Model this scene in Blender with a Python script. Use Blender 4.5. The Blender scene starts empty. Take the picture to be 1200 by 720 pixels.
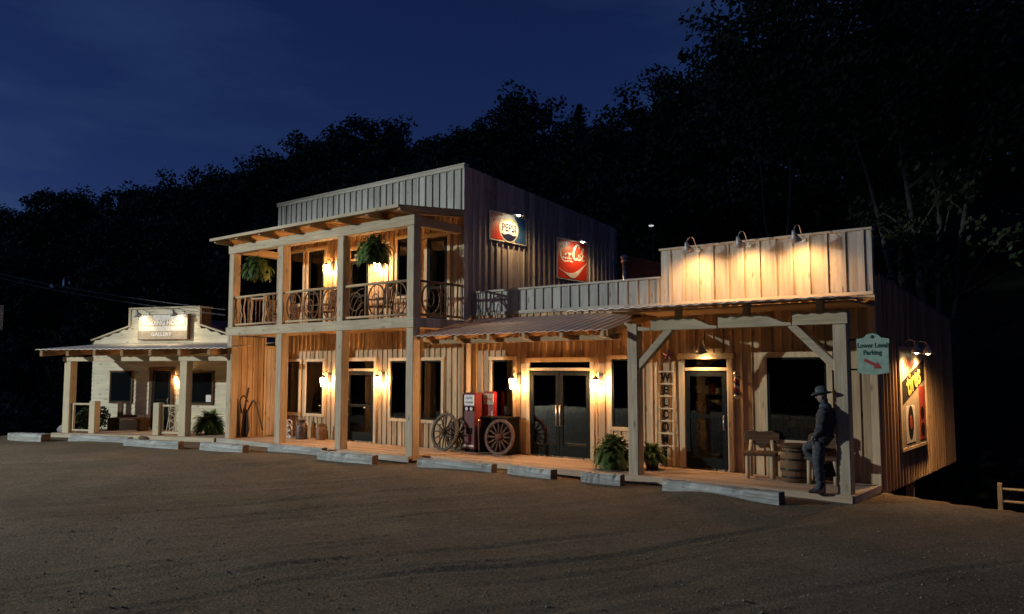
import bpy, bmesh, math, random
from mathutils import Vector, Matrix
R = math.radians
rnd = random.Random(11)
scn = bpy.context.scene
COL = scn.collection

# ------------------------------------------------------------------ camera
cam = bpy.data.objects.new('camera', bpy.data.cameras.new('camera'))
COL.objects.link(cam)
cam.location = (0, -13.818, 2.13)
cam.rotation_euler = (R(94.453), 0, R(38.70))
cam.data.sensor_width = 36
cam.data.lens = 27.95
cam.data.clip_start = 0.1
cam.data.clip_end = 1500
scn.camera = cam

# ------------------------------------------------------------------ light
LIGHT = Vector((1.0, 0.95, -0.36))          # direction the cool lot light travels
w = bpy.data.worlds.new('World'); scn.world = w; w.use_nodes = True
nt = w.node_tree; nt.nodes.clear()
sky = nt.nodes.new('ShaderNodeTexSky'); sky.sky_type = 'NISHITA'; sky.sun_disc = False
sky.sun_elevation = R(14.6); sky.sun_rotation = R(226.5)
sky.air_density = 1.0; sky.dust_density = 0.4; sky.ozone_density = 5.0
tc = nt.nodes.new('ShaderNodeTexCoord')
mp = nt.nodes.new('ShaderNodeMapping'); mp.inputs['Scale'].default_value = (1.2, 1.2, 5.0)
mp.inputs['Rotation'].default_value = (0.15, 0.1, 0.4)
nz = nt.nodes.new('ShaderNodeTexNoise'); nz.inputs['Scale'].default_value = 2.4
nz.inputs['Detail'].default_value = 5; nz.inputs['Roughness'].default_value = 0.55
rp = nt.nodes.new('ShaderNodeValToRGB')
rp.color_ramp.elements[0].position = 0.44; rp.color_ramp.elements[0].color = (0.40, 0.43, 0.86, 1)
rp.color_ramp.elements[1].position = 0.66; rp.color_ramp.elements[1].color = (0.74, 0.70, 1.05, 1)
mx = nt.nodes.new('ShaderNodeMix'); mx.data_type = 'RGBA'; mx.blend_type = 'MULTIPLY'
mx.inputs['Factor'].default_value = 1.0
bg = nt.nodes.new('ShaderNodeBackground'); bg.inputs['Strength'].default_value = 0.0235
out = nt.nodes.new('ShaderNodeOutputWorld')
L = nt.links.new
L(tc.outputs['Generated'], mp.inputs['Vector']); L(mp.outputs['Vector'], nz.inputs['Vector'])
L(nz.outputs['Fac'], rp.inputs['Fac'])
L(sky.outputs['Color'], mx.inputs['A']); L(rp.outputs['Color'], mx.inputs['B'])
L(mx.outputs['Result'], bg.inputs['Color']); L(bg.outputs['Background'], out.inputs['Surface'])

sl = bpy.data.lights.new('moonlight', 'SUN'); sl.energy = 0.04; sl.angle = R(0.6)
sl.color = (0.93, 1.0, 0.90)
so = bpy.data.objects.new('moonlight', sl); COL.objects.link(so)
so.rotation_euler = LIGHT.to_track_quat('-Z', 'Y').to_euler()

# the lot's pole light stands out of frame to the front left and throws the cool light on the fronts
LAMP = Vector((-35, -26, 9.7))
ll = bpy.data.lights.new('lot_light', 'SPOT'); ll.energy = 24000; ll.spot_size = R(74); ll.spot_blend = .22; ll.color = (0.92, 1.0, 0.97); ll.shadow_soft_size = 0.22
lo_main = bpy.data.objects.new('lot_light', ll); COL.objects.link(lo_main); lo_main.location = LAMP
lo_main.rotation_euler = Vector((.64*.80, .768*.80, -.60)).to_track_quat('-Z', 'Y').to_euler()

vs = scn.view_settings
vs.view_transform = 'Standard'; vs.look = 'None'; vs.gamma = 1.0; vs.exposure = 0.25
vs.use_curve_mapping = False
scn.render.engine = 'CYCLES'
scn.cycles.use_denoising = True
scn.cycles.max_bounces = 6; scn.cycles.diffuse_bounces = 5; scn.cycles.glossy_bounces = 3
scn.cycles.sample_clamp_indirect = 4.0
WARM = (1.0, 0.54, 0.22)

# ------------------------------------------------------------------ mesh helpers
class MB:
    def __init__(s): s.v = []; s.f = []; s.m = []
    def add(s, vs_, fs, m=0):
        o = len(s.v); s.v += [tuple(p) for p in vs_]
        for f in fs: s.f.append([i + o for i in f]); s.m.append(m)
        return s
    def box(s, x0, x1, y0, y1, z0, z1, m=0):
        x0, x1 = min(x0, x1), max(x0, x1); y0, y1 = min(y0, y1), max(y0, y1); z0, z1 = min(z0, z1), max(z0, z1)
        return s.add([(x0,y0,z0),(x1,y0,z0),(x1,y1,z0),(x0,y1,z0),(x0,y0,z1),(x1,y0,z1),(x1,y1,z1),(x0,y1,z1)],
              [(0,3,2,1),(4,5,6,7),(0,1,5,4),(1,2,6,5),(2,3,7,6),(3,0,4,7)], m)
    def bar(s, p, q, w_, h, m=0, up=(0,0,1)):
        p = Vector(p); q = Vector(q); d = (q-p).normalized(); u = Vector(up)
        if abs(d.dot(u)) > .98: u = Vector((0,1,0))
        a = d.cross(u).normalized(); b = a.cross(d).normalized()
        a *= w_/2; b *= h/2
        return s.add([p-a-b, p+a-b, p+a+b, p-a+b, q-a-b, q+a-b, q+a+b, q-a+b],
              [(0,1,2,3),(7,6,5,4),(0,4,5,1),(1,5,6,2),(2,6,7,3),(3,7,4,0)], m)
    def ext(s, pts, vec, m=0):
        """closed prism of a planar outline pushed along vec"""
        n = len(pts); v = Vector(vec)
        P = [Vector(p) for p in pts]
        return s.add(P + [p+v for p in P],
              [list(range(n))[::-1], list(range(n, 2*n))] + [(i, (i+1) % n, n+(i+1) % n, n+i) for i in range(n)], m)
    def tube(s, pts, r, n=8, m=0, cap=True):
        P = [Vector(p) for p in pts]; k = len(P)
        rr = r if isinstance(r, (list, tuple)) else [r]*k
        vs_ = []; prev = None
        for i, p in enumerate(P):
            d = (P[min(i+1, k-1)] - P[max(i-1, 0)]).normalized()
            if prev is None:
                a = d.orthogonal().normalized()
            else:
                a = (prev - d*prev.dot(d)).normalized()
            prev = a; b = d.cross(a)
            for j in range(n):
                t = 2*math.pi*j/n
                vs_.append(p + (a*math.cos(t) + b*math.sin(t))*rr[i])
        fs = []
        for i in range(k-1):
            for j in range(n):
                fs.append((i*n+j, i*n+(j+1) % n, (i+1)*n+(j+1) % n, (i+1)*n+j))
        if cap: fs += [list(range(n))[::-1], list(range((k-1)*n, k*n))]
        return s.add(vs_, fs, m)
    def lathe(s, prof, n=16, c=(0,0,0), m=0, axis=None):
        c = Vector(c); vs_ = []
        ax = Vector(axis).normalized() if axis else Vector((0,0,1))
        a = Vector((1,0,0)) if not axis else ax.orthogonal().normalized()
        b = ax.cross(a)
        for r_, z in prof:
            for j in range(n):
                t = 2*math.pi*j/n
                vs_.append(c + ax*z + (a*math.cos(t)+b*math.sin(t))*r_)
        fs = []
        for i in range(len(prof)-1):
            for j in range(n): fs.append((i*n+j, i*n+(j+1) % n, (i+1)*n+(j+1) % n, (i+1)*n+j))
        if prof[0][0] > 1e-4: fs.append(list(range(n))[::-1])
        if prof[-1][0] > 1e-4: fs.append(list(range((len(prof)-1)*n, len(prof)*n)))
        return s.add(vs_, fs, m)
    def ball(s, c, rx, ry, rz, n=12, k=8, m=0):
        prof = [(max(math.sin(math.pi*i/k), 1e-5), -math.cos(math.pi*i/k)) for i in range(k+1)]
        o = len(s.v); s.lathe(prof, n, (0,0,0), m)
        for i in range(o, len(s.v)):
            x, y, z = s.v[i]; s.v[i] = (c[0]+x*rx, c[1]+y*ry, c[2]+z*rz)
        return s
    def build(s, name, mat, parent=None, bevel=0, smooth=False, loc=None, world=True):
        me = bpy.data.meshes.new(name)
        me.from_pydata([tuple(p) for p in s.v], [], s.f)
        for x in (mat if isinstance(mat, (list, tuple)) else [mat]): me.materials.append(x)
        me.polygons.foreach_set('material_index', s.m)
        if bevel or True:
            bm = bmesh.new(); bm.from_mesh(me)
            if getattr(s, 'weld', False): bmesh.ops.remove_doubles(bm, verts=bm.verts, dist=1e-4)
            bmesh.ops.recalc_face_normals(bm, faces=bm.faces)
            if bevel:
                es = [e for e in bm.edges if len(e.link_faces) == 2 and e.calc_face_angle(0) > .6]
                bmesh.ops.bevel(bm, geom=es, offset=bevel, segments=1, affect='EDGES', clamp_overlap=True)
            bm.to_mesh(me); bm.free()
        if smooth: me.polygons.foreach_set('use_smooth', [True]*len(me.polygons))
        me.update()
        o = bpy.data.objects.new(name, me); COL.objects.link(o)
        if parent is not None:
            o.parent = parent
            if world: o.location = -world_loc(parent)
        if loc is not None: o.location = loc
        return o

def world_loc(p):
    v = Vector(p.location); q = p.parent
    while q is not None: v = v + Vector(q.location); q = q.parent
    return v

def thing(name, label, cat, loc=(0,0,0), rz=0, group=None):
    o = bpy.data.objects.new(name, None); COL.objects.link(o)
    o.empty_display_size = .2
    o.location = loc; o.rotation_euler = (0, 0, rz)
    o['label'] = label; o['category'] = cat
    if group: o['group'] = group
    return o
def tag(o, label, cat, group=None):
    o['label'] = label; o['category'] = cat
    if group: o['group'] = group
    return o
def struct(o): o['kind'] = 'structure'; return o
def copy_tree(o, parent=None):
    c = o.copy(); COL.objects.link(c)
    if parent is not None: c.parent = parent
    for ch in list(o.children): copy_tree(ch, c)
    return c
def text(name, body, size, mat, parent, loc, rot=(R(90),0,0), depth=.006, sx=1.0, shear=0, bold=0.0, align='CENTER'):
    cu = bpy.data.curves.new('tmp', 'FONT'); cu.body = body; cu.size = size; cu.extrude = depth
    cu.align_x = align; cu.align_y = 'CENTER'; cu.shear = shear; cu.offset = bold; cu.resolution_u = 3
    t = bpy.data.objects.new('tmp', cu); COL.objects.link(t)
    dg = bpy.context.evaluated_depsgraph_get()
    me = bpy.data.meshes.new_from_object(t.evaluated_get(dg))
    bpy.data.objects.remove(t); bpy.data.curves.remove(cu)
    me.name = name; me.materials.clear(); me.materials.append(mat)
    o = bpy.data.objects.new(name, me); COL.objects.link(o)
    o.parent = parent; o.location = loc; o.rotation_euler = rot; o.scale = (sx, 1, 1)
    return o
def smoothpts(P, k=5):
    out_ = []
    P = [Vector(p) for p in P]
    for i in range(len(P)-1):
        p0 = P[max(i-1,0)]; p1 = P[i]; p2 = P[i+1]; p3 = P[min(i+2, len(P)-1)]
        for j in range(k):
            t = j/k
            out_.append(.5*((2*p1)+(p2-p0)*t+(2*p0-5*p1+4*p2-p3)*t*t+(-p0+3*p1-3*p2+p3)*t**3))
    out_.append(P[-1]); return out_

# ------------------------------------------------------------------ materials
def base_mat(name, rough=.7, metal=0, spec=.4):
    m = bpy.data.materials.new(name); m.use_nodes = True
    n = m.node_tree.nodes; p = n['Principled BSDF']
    p.inputs['Roughness'].default_value = rough; p.inputs['Metallic'].default_value = metal
    p.inputs['Specular IOR Level'].default_value = spec
    return m, m.node_tree, p
def nn(t, kind, **kw):
    x = t.nodes.new(kind)
    for k, v in kw.items(): setattr(x, k, v)
    return x
def wood(name, c1, c2, axis='z', board=None, rough=.75, var=.35, bump=.25, knots=True):
    """planed or weathered timber: grain runs along axis; board=(axis, pitch, offset) gives each board its own tone"""
    m, t, p = base_mat(name, rough, 0, .25)
    tc_ = nn(t, 'ShaderNodeTexCoord')
    geo = nn(t, 'ShaderNodeNewGeometry')
    mpn = nn(t, 'ShaderNodeMapping')
    sc = {'x': (1.1, 22, 22), 'y': (22, 1.1, 22), 'z': (22, 22, 1.1)}[axis]
    mpn.inputs['Scale'].default_value = sc
    # shift the grain for each separate stick
    comb = nn(t, 'ShaderNodeVectorMath', operation='SCALE'); comb.inputs['Scale'].default_value = 37.0
    cx = nn(t, 'ShaderNodeCombineXYZ')
    t.links.new(geo.outputs['Random Per Island'], cx.inputs[0]); t.links.new(geo.outputs['Random Per Island'], cx.inputs[2])
    t.links.new(cx.outputs[0], comb.inputs[0])
    addv = nn(t, 'ShaderNodeVectorMath', operation='ADD')
    t.links.new(tc_.outputs['Object'], addv.inputs[0]); t.links.new(comb.outputs[0], addv.inputs[1])
    vec = addv.outputs[0]
    rand = geo.outputs['Random Per Island']
    if board:
        sep = nn(t, 'ShaderNodeSeparateXYZ'); t.links.new(tc_.outputs['Object'], sep.inputs[0])
        mul = nn(t, 'ShaderNodeMath', operation='MULTIPLY_ADD'); mul.inputs[1].default_value = 1/board[1]; mul.inputs[2].default_value = board[2]
        t.links.new(sep.outputs['XYZ'.index(board[0].upper())], mul.inputs[0])
        fl = nn(t, 'ShaderNodeMath', operation='FLOOR'); t.links.new(mul.outputs[0], fl.inputs[0])
        wn = nn(t, 'ShaderNodeTexWhiteNoise', noise_dimensions='1D'); t.links.new(fl.outputs[0], wn.inputs['W'])
        rand = wn.outputs['Value']
        c2x = nn(t, 'ShaderNodeVectorMath', operation='SCALE'); c2x.inputs['Scale'].default_value = 31.0
        t.links.new(wn.outputs['Color'], c2x.inputs[0])
        a2 = nn(t, 'ShaderNodeVectorMath', operation='ADD'); t.links.new(vec, a2.inputs[0]); t.links.new(c2x.outputs[0], a2.inputs[1])
        vec = a2.outputs[0]
    t.links.new(vec, mpn.inputs['Vector'])
    n1 = nn(t, 'ShaderNodeTexNoise'); n1.inputs['Scale'].default_value = 1.0; n1.inputs['Detail'].default_value = 6; n1.inputs['Distortion'].default_value = .6
    t.links.new(mpn.outputs[0], n1.inputs['Vector'])
    cr = nn(t, 'ShaderNodeValToRGB')
    cr.color_ramp.elements[0].position = .3; cr.color_ramp.elements[0].color = (*c1, 1)
    cr.color_ramp.elements[1].position = .68; cr.color_ramp.elements[1].color = (*c2, 1)
    t.links.new(n1.outputs['Fac'], cr.inputs['Fac'])
    col = cr.outputs['Color']
    # board tone
    hv = nn(t, 'ShaderNodeMapRange'); hv.inputs['To Min'].default_value = 1-var; hv.inputs['To Max'].default_value = 1+var*.5
    t.links.new(rand, hv.inputs['Value'])
    n2 = nn(t, 'ShaderNodeTexNoise'); n2.inputs['Scale'].default_value = .9; n2.inputs['Detail'].default_value = 3
    t.links.new(vec, n2.inputs['Vector'])
    h2 = nn(t, 'ShaderNodeMapRange'); h2.inputs['From Min'].default_value = .3; h2.inputs['From Max'].default_value = .7
    h2.inputs['To Min'].default_value = .8; h2.inputs['To Max'].default_value = 1.1
    t.links.new(n2.outputs['Fac'], h2.inputs['Value'])
    mm = nn(t, 'ShaderNodeMath', operation='MULTIPLY'); t.links.new(hv.outputs[0], mm.inputs[0]); t.links.new(h2.outputs[0], mm.inputs[1])
    ml = nn(t, 'ShaderNodeVectorMath', operation='SCALE')
    t.links.new(col, ml.inputs[0]); t.links.new(mm.outputs[0], ml.inputs['Scale'])
    col = ml.outputs[0]
    if knots:
        vo = nn(t, 'ShaderNodeTexVoronoi'); vo.inputs['Scale'].default_value = 1.0
        mk = nn(t, 'ShaderNodeMapping'); mk.inputs['Scale'].default_value = {'x': (1.6,5,5), 'y': (5,1.6,5), 'z': (5,5,1.6)}[axis]
        t.links.new(vec, mk.inputs['Vector']); t.links.new(mk.outputs[0], vo.inputs['Vector'])
        kr = nn(t, 'ShaderNodeMapRange'); kr.inputs['From Min'].default_value = .05; kr.inputs['From Max'].default_value = .16
        kr.inputs['To Min'].default_value = .45; kr.inputs['To Max'].default_value = 1
        t.links.new(vo.outputs['Distance'], kr.inputs['Value'])
        m3 = nn(t, 'ShaderNodeVectorMath', operation='SCALE'); t.links.new(col, m3.inputs[0]); t.links.new(kr.outputs[0], m3.inputs['Scale'])
        col = m3.outputs[0]
    t.links.new(col, p.inputs['Base Color'])
    bp = nn(t, 'ShaderNodeBump'); bp.inputs['Strength'].default_value = bump; bp.inputs['Distance'].default_value = .01
    t.links.new(n1.outputs['Fac'], bp.inputs['Height']); t.links.new(bp.outputs[0], p.inputs['Normal'])
    return m
def noisy(name, c1, c2, scale=6, rough=.6, metal=0, spec=.4, bump=.15, detail=5, rvar=0, coord='Object'):
    m, t, p = base_mat(name, rough, metal, spec)
    tc_ = nn(t, 'ShaderNodeTexCoord')
    n1 = nn(t, 'ShaderNodeTexNoise'); n1.inputs['Scale'].default_value = scale; n1.inputs['Detail'].default_value = detail
    t.links.new(tc_.outputs[coord], n1.inputs['Vector'])
    cr = nn(t, 'ShaderNodeValToRGB')
    cr.color_ramp.elements[0].position = .32; cr.color_ramp.elements[0].color = (*c1, 1)
    cr.color_ramp.elements[1].position = .68; cr.color_ramp.elements[1].color = (*c2, 1)
    t.links.new(n1.outputs['Fac'], cr.inputs['Fac']); t.links.new(cr.outputs['Color'], p.inputs['Base Color'])
    if bump:
        bp = nn(t, 'ShaderNodeBump'); bp.inputs['Strength'].default_value = bump; bp.inputs['Distance'].default_value = .01
        t.links.new(n1.outputs['Fac'], bp.inputs['Height']); t.links.new(bp.outputs[0], p.inputs['Normal'])
    return m
def leaf(name, c1, c2, trans=.25):
    m, t, p = base_mat(name, .6, 0, .3)
    oi = nn(t, 'ShaderNodeObjectInfo'); geo = nn(t, 'ShaderNodeNewGeometry')
    cr = nn(t, 'ShaderNodeValToRGB')
    cr.color_ramp.elements[0].position = .1; cr.color_ramp.elements[0].color = (*c1, 1)
    cr.color_ramp.elements[1].position = .9; cr.color_ramp.elements[1].color = (*c2, 1)
    t.links.new(geo.outputs['Random Per Island'], cr.inputs['Fac'])
    mr = nn(t, 'ShaderNodeMapRange'); mr.inputs['To Min'].default_value = .75; mr.inputs['To Max'].default_value = 1.2
    t.links.new(oi.outputs['Random'], mr.inputs['Value'])
    sc = nn(t, 'ShaderNodeVectorMath', operation='SCALE'); t.links.new(cr.outputs['Color'], sc.inputs[0]); t.links.new(mr.outputs[0], sc.inputs['Scale'])
    t.links.new(sc.outputs[0], p.inputs['Base Color'])
    return m
def emit(name, c, s):
    m, t, p = base_mat(name)
    p.inputs['Base Color'].default_value = (.8, .7, .5, 1)
    p.inputs['Emission Color'].default_value = (*c, 1); p.inputs['Emission Strength'].default_value = s
    return m
def plain(name, c, rough=.5, metal=0, spec=.4):
    c = Vector(c); return noisy(name, tuple(c*.82), tuple(c*1.12), 9, rough, metal, spec, .05)

PITCH = .30
PINE_L, PINE_D = (.62, .46, .285), (.47, .325, .185)
M = {}
M['siding_x'] = wood('pine_siding', PINE_D, PINE_L, 'z', ('x', .21, .31))
M['siding_y'] = wood('pine_siding_side', (.44,.39,.355), (.60,.54,.49), 'z', ('y', .25, .27))
M['tan_side'] = wood('tan_siding_side', (.40,.27,.16), (.58,.41,.25), 'z', ('y', .25, .27))
M['parapet'] = wood('weathered_parapet_boards', (.32,.31,.28), (.46,.45,.415), 'z', ('x', PITCH, .31), var=.2)
M['trim'] = wood('pine_trim', (.52,.39,.235), (.66,.52,.33), 'z', var=.15)
M['trim_x'] = wood('pine_trim_level', (.50,.39,.24), (.64,.52,.34), 'x', var=.15)
M['post'] = wood('rough_sawn_post', (.36,.29,.205), (.54,.45,.325), 'z', var=.12)
M['beam_x'] = wood('rough_sawn_beam', (.38,.31,.215), (.55,.46,.325), 'x', var=.12)
M['beam_y'] = wood('rough_sawn_rafter', (.42,.29,.16), (.56,.42,.25), 'y', var=.15)
M['ceil'] = wood('ceiling_boards', (.40,.26,.13), (.54,.37,.20), 'x', ('y', .2, .1), var=.2)
M['deck'] = wood('deck_boards', (.40,.29,.20), (.54,.41,.29), 'x', ('y', .14, 0), var=.22)
M['fascia'] = wood('grey_deck_fascia', (.34,.31,.26), (.48,.45,.38), 'x', var=.15)
M['clap'] = wood('cream_clapboard', (.69,.62,.45), (.81,.74,.56), 'x', ('z', .16, 0), var=.12)
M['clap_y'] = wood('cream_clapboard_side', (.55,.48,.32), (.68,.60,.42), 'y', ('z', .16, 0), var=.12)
M['cottage_post'] = wood('cream_post', (.55,.46,.30), (.68,.58,.40), 'z', var=.1)
M['cottage_beam'] = wood('cream_beam', (.56,.47,.31), (.68,.58,.41), 'x', var=.1)
M['brown_raft'] = wood('brown_rafter', (.26,.15,.07), (.40,.25,.13), 'y', var=.15)
M['dark_wood'] = wood('dark_stained_wood', (.07,.04,.022), (.15,.085,.045), 'x', var=.2)
M['dark_wood_z'] = wood('dark_stained_upright', (.07,.04,.022), (.15,.085,.045), 'z', var=.2)
M['log'] = wood('peeled_log', (.50,.37,.22), (.66,.52,.33), 'z', var=.2)
M['twig'] = wood('bent_twig', (.16,.09,.05), (.30,.18,.10), 'z', var=.4, knots=False)
M['twig_l'] = wood('pale_twig', (.46,.34,.2), (.6,.46,.29), 'z', var=.3, knots=False)
M['barrel'] = wood('barrel_staves', (.13,.075,.04), (.24,.14,.075), 'z', var=.3)
M['wheel'] = wood('wheel_wood', (.12,.062,.042), (.21,.115,.08), 'z', var=.3, knots=False)
M['wheel_d'] = wood('old_wheel_wood', (.06,.05,.037), (.13,.105,.078), 'z', var=.3, knots=False)
M['stop'] = wood('whitewashed_timber', (.22,.22,.20), (.52,.54,.52), 'x', var=.2, bump=.5)
M['stop_end'] = wood('raw_timber_end', (.10,.065,.045), (.19,.125,.085), 'y', var=.2)
M['tin'] = noisy('galvanised_roof', (.56,.37,.285), (.70,.49,.39), 3, .5, .0, bump=.03)
M['tin_pale'] = noisy('pale_roof_metal', (.62,.52,.46), (.72,.62,.56), 3, .45, .2, bump=.03)
M['tin_white'] = noisy('white_roof_metal', (.68,.62,.56), (.78,.72,.66), 3, .45, .2, bump=.03)
M['rust_roof'] = noisy('red_brown_roof', (.07,.035,.028), (.11,.055,.042), 3, .6, .1)
M['metal_dk'] = noisy('dark_bronze_metal', (.02,.018,.016), (.05,.045,.04), 12, .45, .6, bump=.03)
M['door_dk'] = noisy('charcoal_door_frame', (.006,.009,.009), (.011,.014,.0135), 8, .75, 0, .12, .02)
M['steel'] = noisy('brushed_steel', (.5,.5,.48), (.65,.65,.62), 15, .3, .9, bump=.02)
M['shade'] = noisy('galvanised_shade', (.30,.30,.30), (.42,.42,.41), 10, .45, .2, bump=.02)
M['maroon'] = noisy('maroon_enamel', (.09,.014,.02), (.13,.022,.028), 6, .35, 0, .5, .02)
M['red'] = noisy('red_enamel', (.15,.007,.008), (.21,.010,.010), 6, .35, 0, .5, .02)
M['red_sign'] = noisy('red_sign_enamel', (.50,.035,.02), (.62,.05,.03), 8, .4, 0, .5, .02)
M['blue_sign'] = noisy('blue_sign_enamel', (.035,.10,.24), (.05,.15,.32), 8, .4, 0, .5, .02)
M['navy'] = plain('navy_paint', (.012,.014,.05), .45)
M['white'] = plain('white_enamel', (.72,.71,.68), .45)
M['cream'] = plain('cream_paint', (.36,.31,.22), .5)
M['gold'] = plain('mustard_paint', (.62,.46,.10), .5)
M['black'] = plain('black_paint', (.010,.009,.008), .85, 0, .1)
M['brown_txt'] = plain('brown_paint', (.26,.10,.05), .6)
M['tan_panel'] = plain('tan_panel_paint', (.36,.30,.22), .6)
M['mint'] = plain('mint_sign_paint', (.30,.43,.36), .5)
M['green_txt'] = plain('dark_green_paint', (.02,.07,.05), .5)
M['arrow'] = plain('brick_red_paint', (.35,.05,.035), .5)
M['sign_grey'] = plain('pale_sign_panel', (.60,.57,.52), .5)
M['gate'] = plain('dull_grey_pipe', (.26,.27,.27), .6)
M['denim'] = noisy('faded_denim', (.038,.046,.058), (.066,.078,.094), 30, .85, bump=.3)
M['jacket'] = noisy('dark_jacket', (.026,.028,.031), (.052,.055,.06), 30, .8, bump=.3)
M['hat'] = noisy('grey_felt_hat', (.045,.055,.068), (.075,.09,.108), 25, .8, bump=.2)
M['skin'] = plain('weathered_skin', (.18,.15,.135), .6)
M['boot'] = plain('boot_leather', (.05,.03,.02), .5)
M['fern'] = leaf('fern_leaf', (.05,.095,.02), (.14,.21,.05))
M['shrub'] = leaf('shrub_leaf', (.018,.04,.012), (.05,.09,.025))
M['tree_a'] = leaf('oak_leaf', (.028,.045,.021), (.064,.085,.040))
M['tree_b'] = leaf('pine_needle', (.024,.042,.026), (.055,.08,.045))
M['bark'] = noisy('tree_bark', (.05,.042,.034), (.10,.085,.07), 8, .9, bump=.6)
M['bark_pale'] = noisy('pale_bark', (.05,.047,.04), (.10,.095,.082), 7, .9, bump=.6)
M['pot'] = plain('terracotta_pot', (.10,.055,.04), .7)
M['stone'] = noisy('grey_stone', (.20,.20,.195), (.34,.34,.33), 5, .9, bump=.6)
M['lantern_glow'] = emit('lantern_glow', (1.0, .50, .19), 300)
M['bulb'] = emit('lamp_bulb', (1.0, .74, .40), 30)
M['bulb_white'] = emit('lamp_bulb_white', (1.0, .86, .62), 30)
M['yard_bulb'] = emit('yard_lamp_bulb', (.9, .95, 1.0), .55)

def glass(name, c=(.006,.008,.009), rough=.03):
    m, t, p = base_mat(name, rough, 0, .55)
    p.inputs['Base Color'].default_value = (*c, 1)
    tc_ = nn(t, 'ShaderNodeTexCoord'); n1 = nn(t, 'ShaderNodeTexNoise'); n1.inputs['Scale'].default_value = 1.3
    t.links.new(tc_.outputs['Object'], n1.inputs['Vector'])
    bp = nn(t, 'ShaderNodeBump'); bp.inputs['Strength'].default_value = .05; bp.inputs['Distance'].default_value = .02
    t.links.new(n1.outputs['Fac'], bp.inputs['Height']); t.links.new(bp.outputs[0], p.inputs['Normal'])
    return m
M['glass'] = glass('dark_window_glass')
def clear_glass():
    m = bpy.data.materials.new('tinted_window_glass'); m.use_nodes = True; t = m.node_tree; t.nodes.clear()
    o = nn(t, 'ShaderNodeOutputMaterial'); mx_ = nn(t, 'ShaderNodeMixShader'); tr = nn(t, 'ShaderNodeBsdfTransparent'); gl = nn(t, 'ShaderNodeBsdfGlossy'); fr_ = nn(t, 'ShaderNodeFresnel')
    tr.inputs['Color'].default_value = (.76, .79, .78, 1); gl.inputs['Roughness'].default_value = .02; fr_.inputs['IOR'].default_value = 1.65
    tc_ = nn(t, 'ShaderNodeTexCoord'); n1 = nn(t, 'ShaderNodeTexNoise'); n1.inputs['Scale'].default_value = 1.3; t.links.new(tc_.outputs['Object'], n1.inputs['Vector'])
    bp = nn(t, 'ShaderNodeBump'); bp.inputs['Strength'].default_value = .05; bp.inputs['Distance'].default_value = .02
    t.links.new(n1.outputs['Fac'], bp.inputs['Height']); t.links.new(bp.outputs[0], gl.inputs['Normal'])
    t.links.new(fr_.outputs[0], mx_.inputs[0]); t.links.new(tr.outputs[0], mx_.inputs[1]); t.links.new(gl.outputs[0], mx_.inputs[2]); t.links.new(mx_.outputs[0], o.inputs['Surface'])
    return m
M['clear'] = clear_glass()
M['room'] = noisy('room_boards', (.20,.15,.10), (.32,.24,.165), 3, .8, 0, .2)
M['curtain'] = plain('linen_curtain', (.42,.37,.29), .9)

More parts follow.
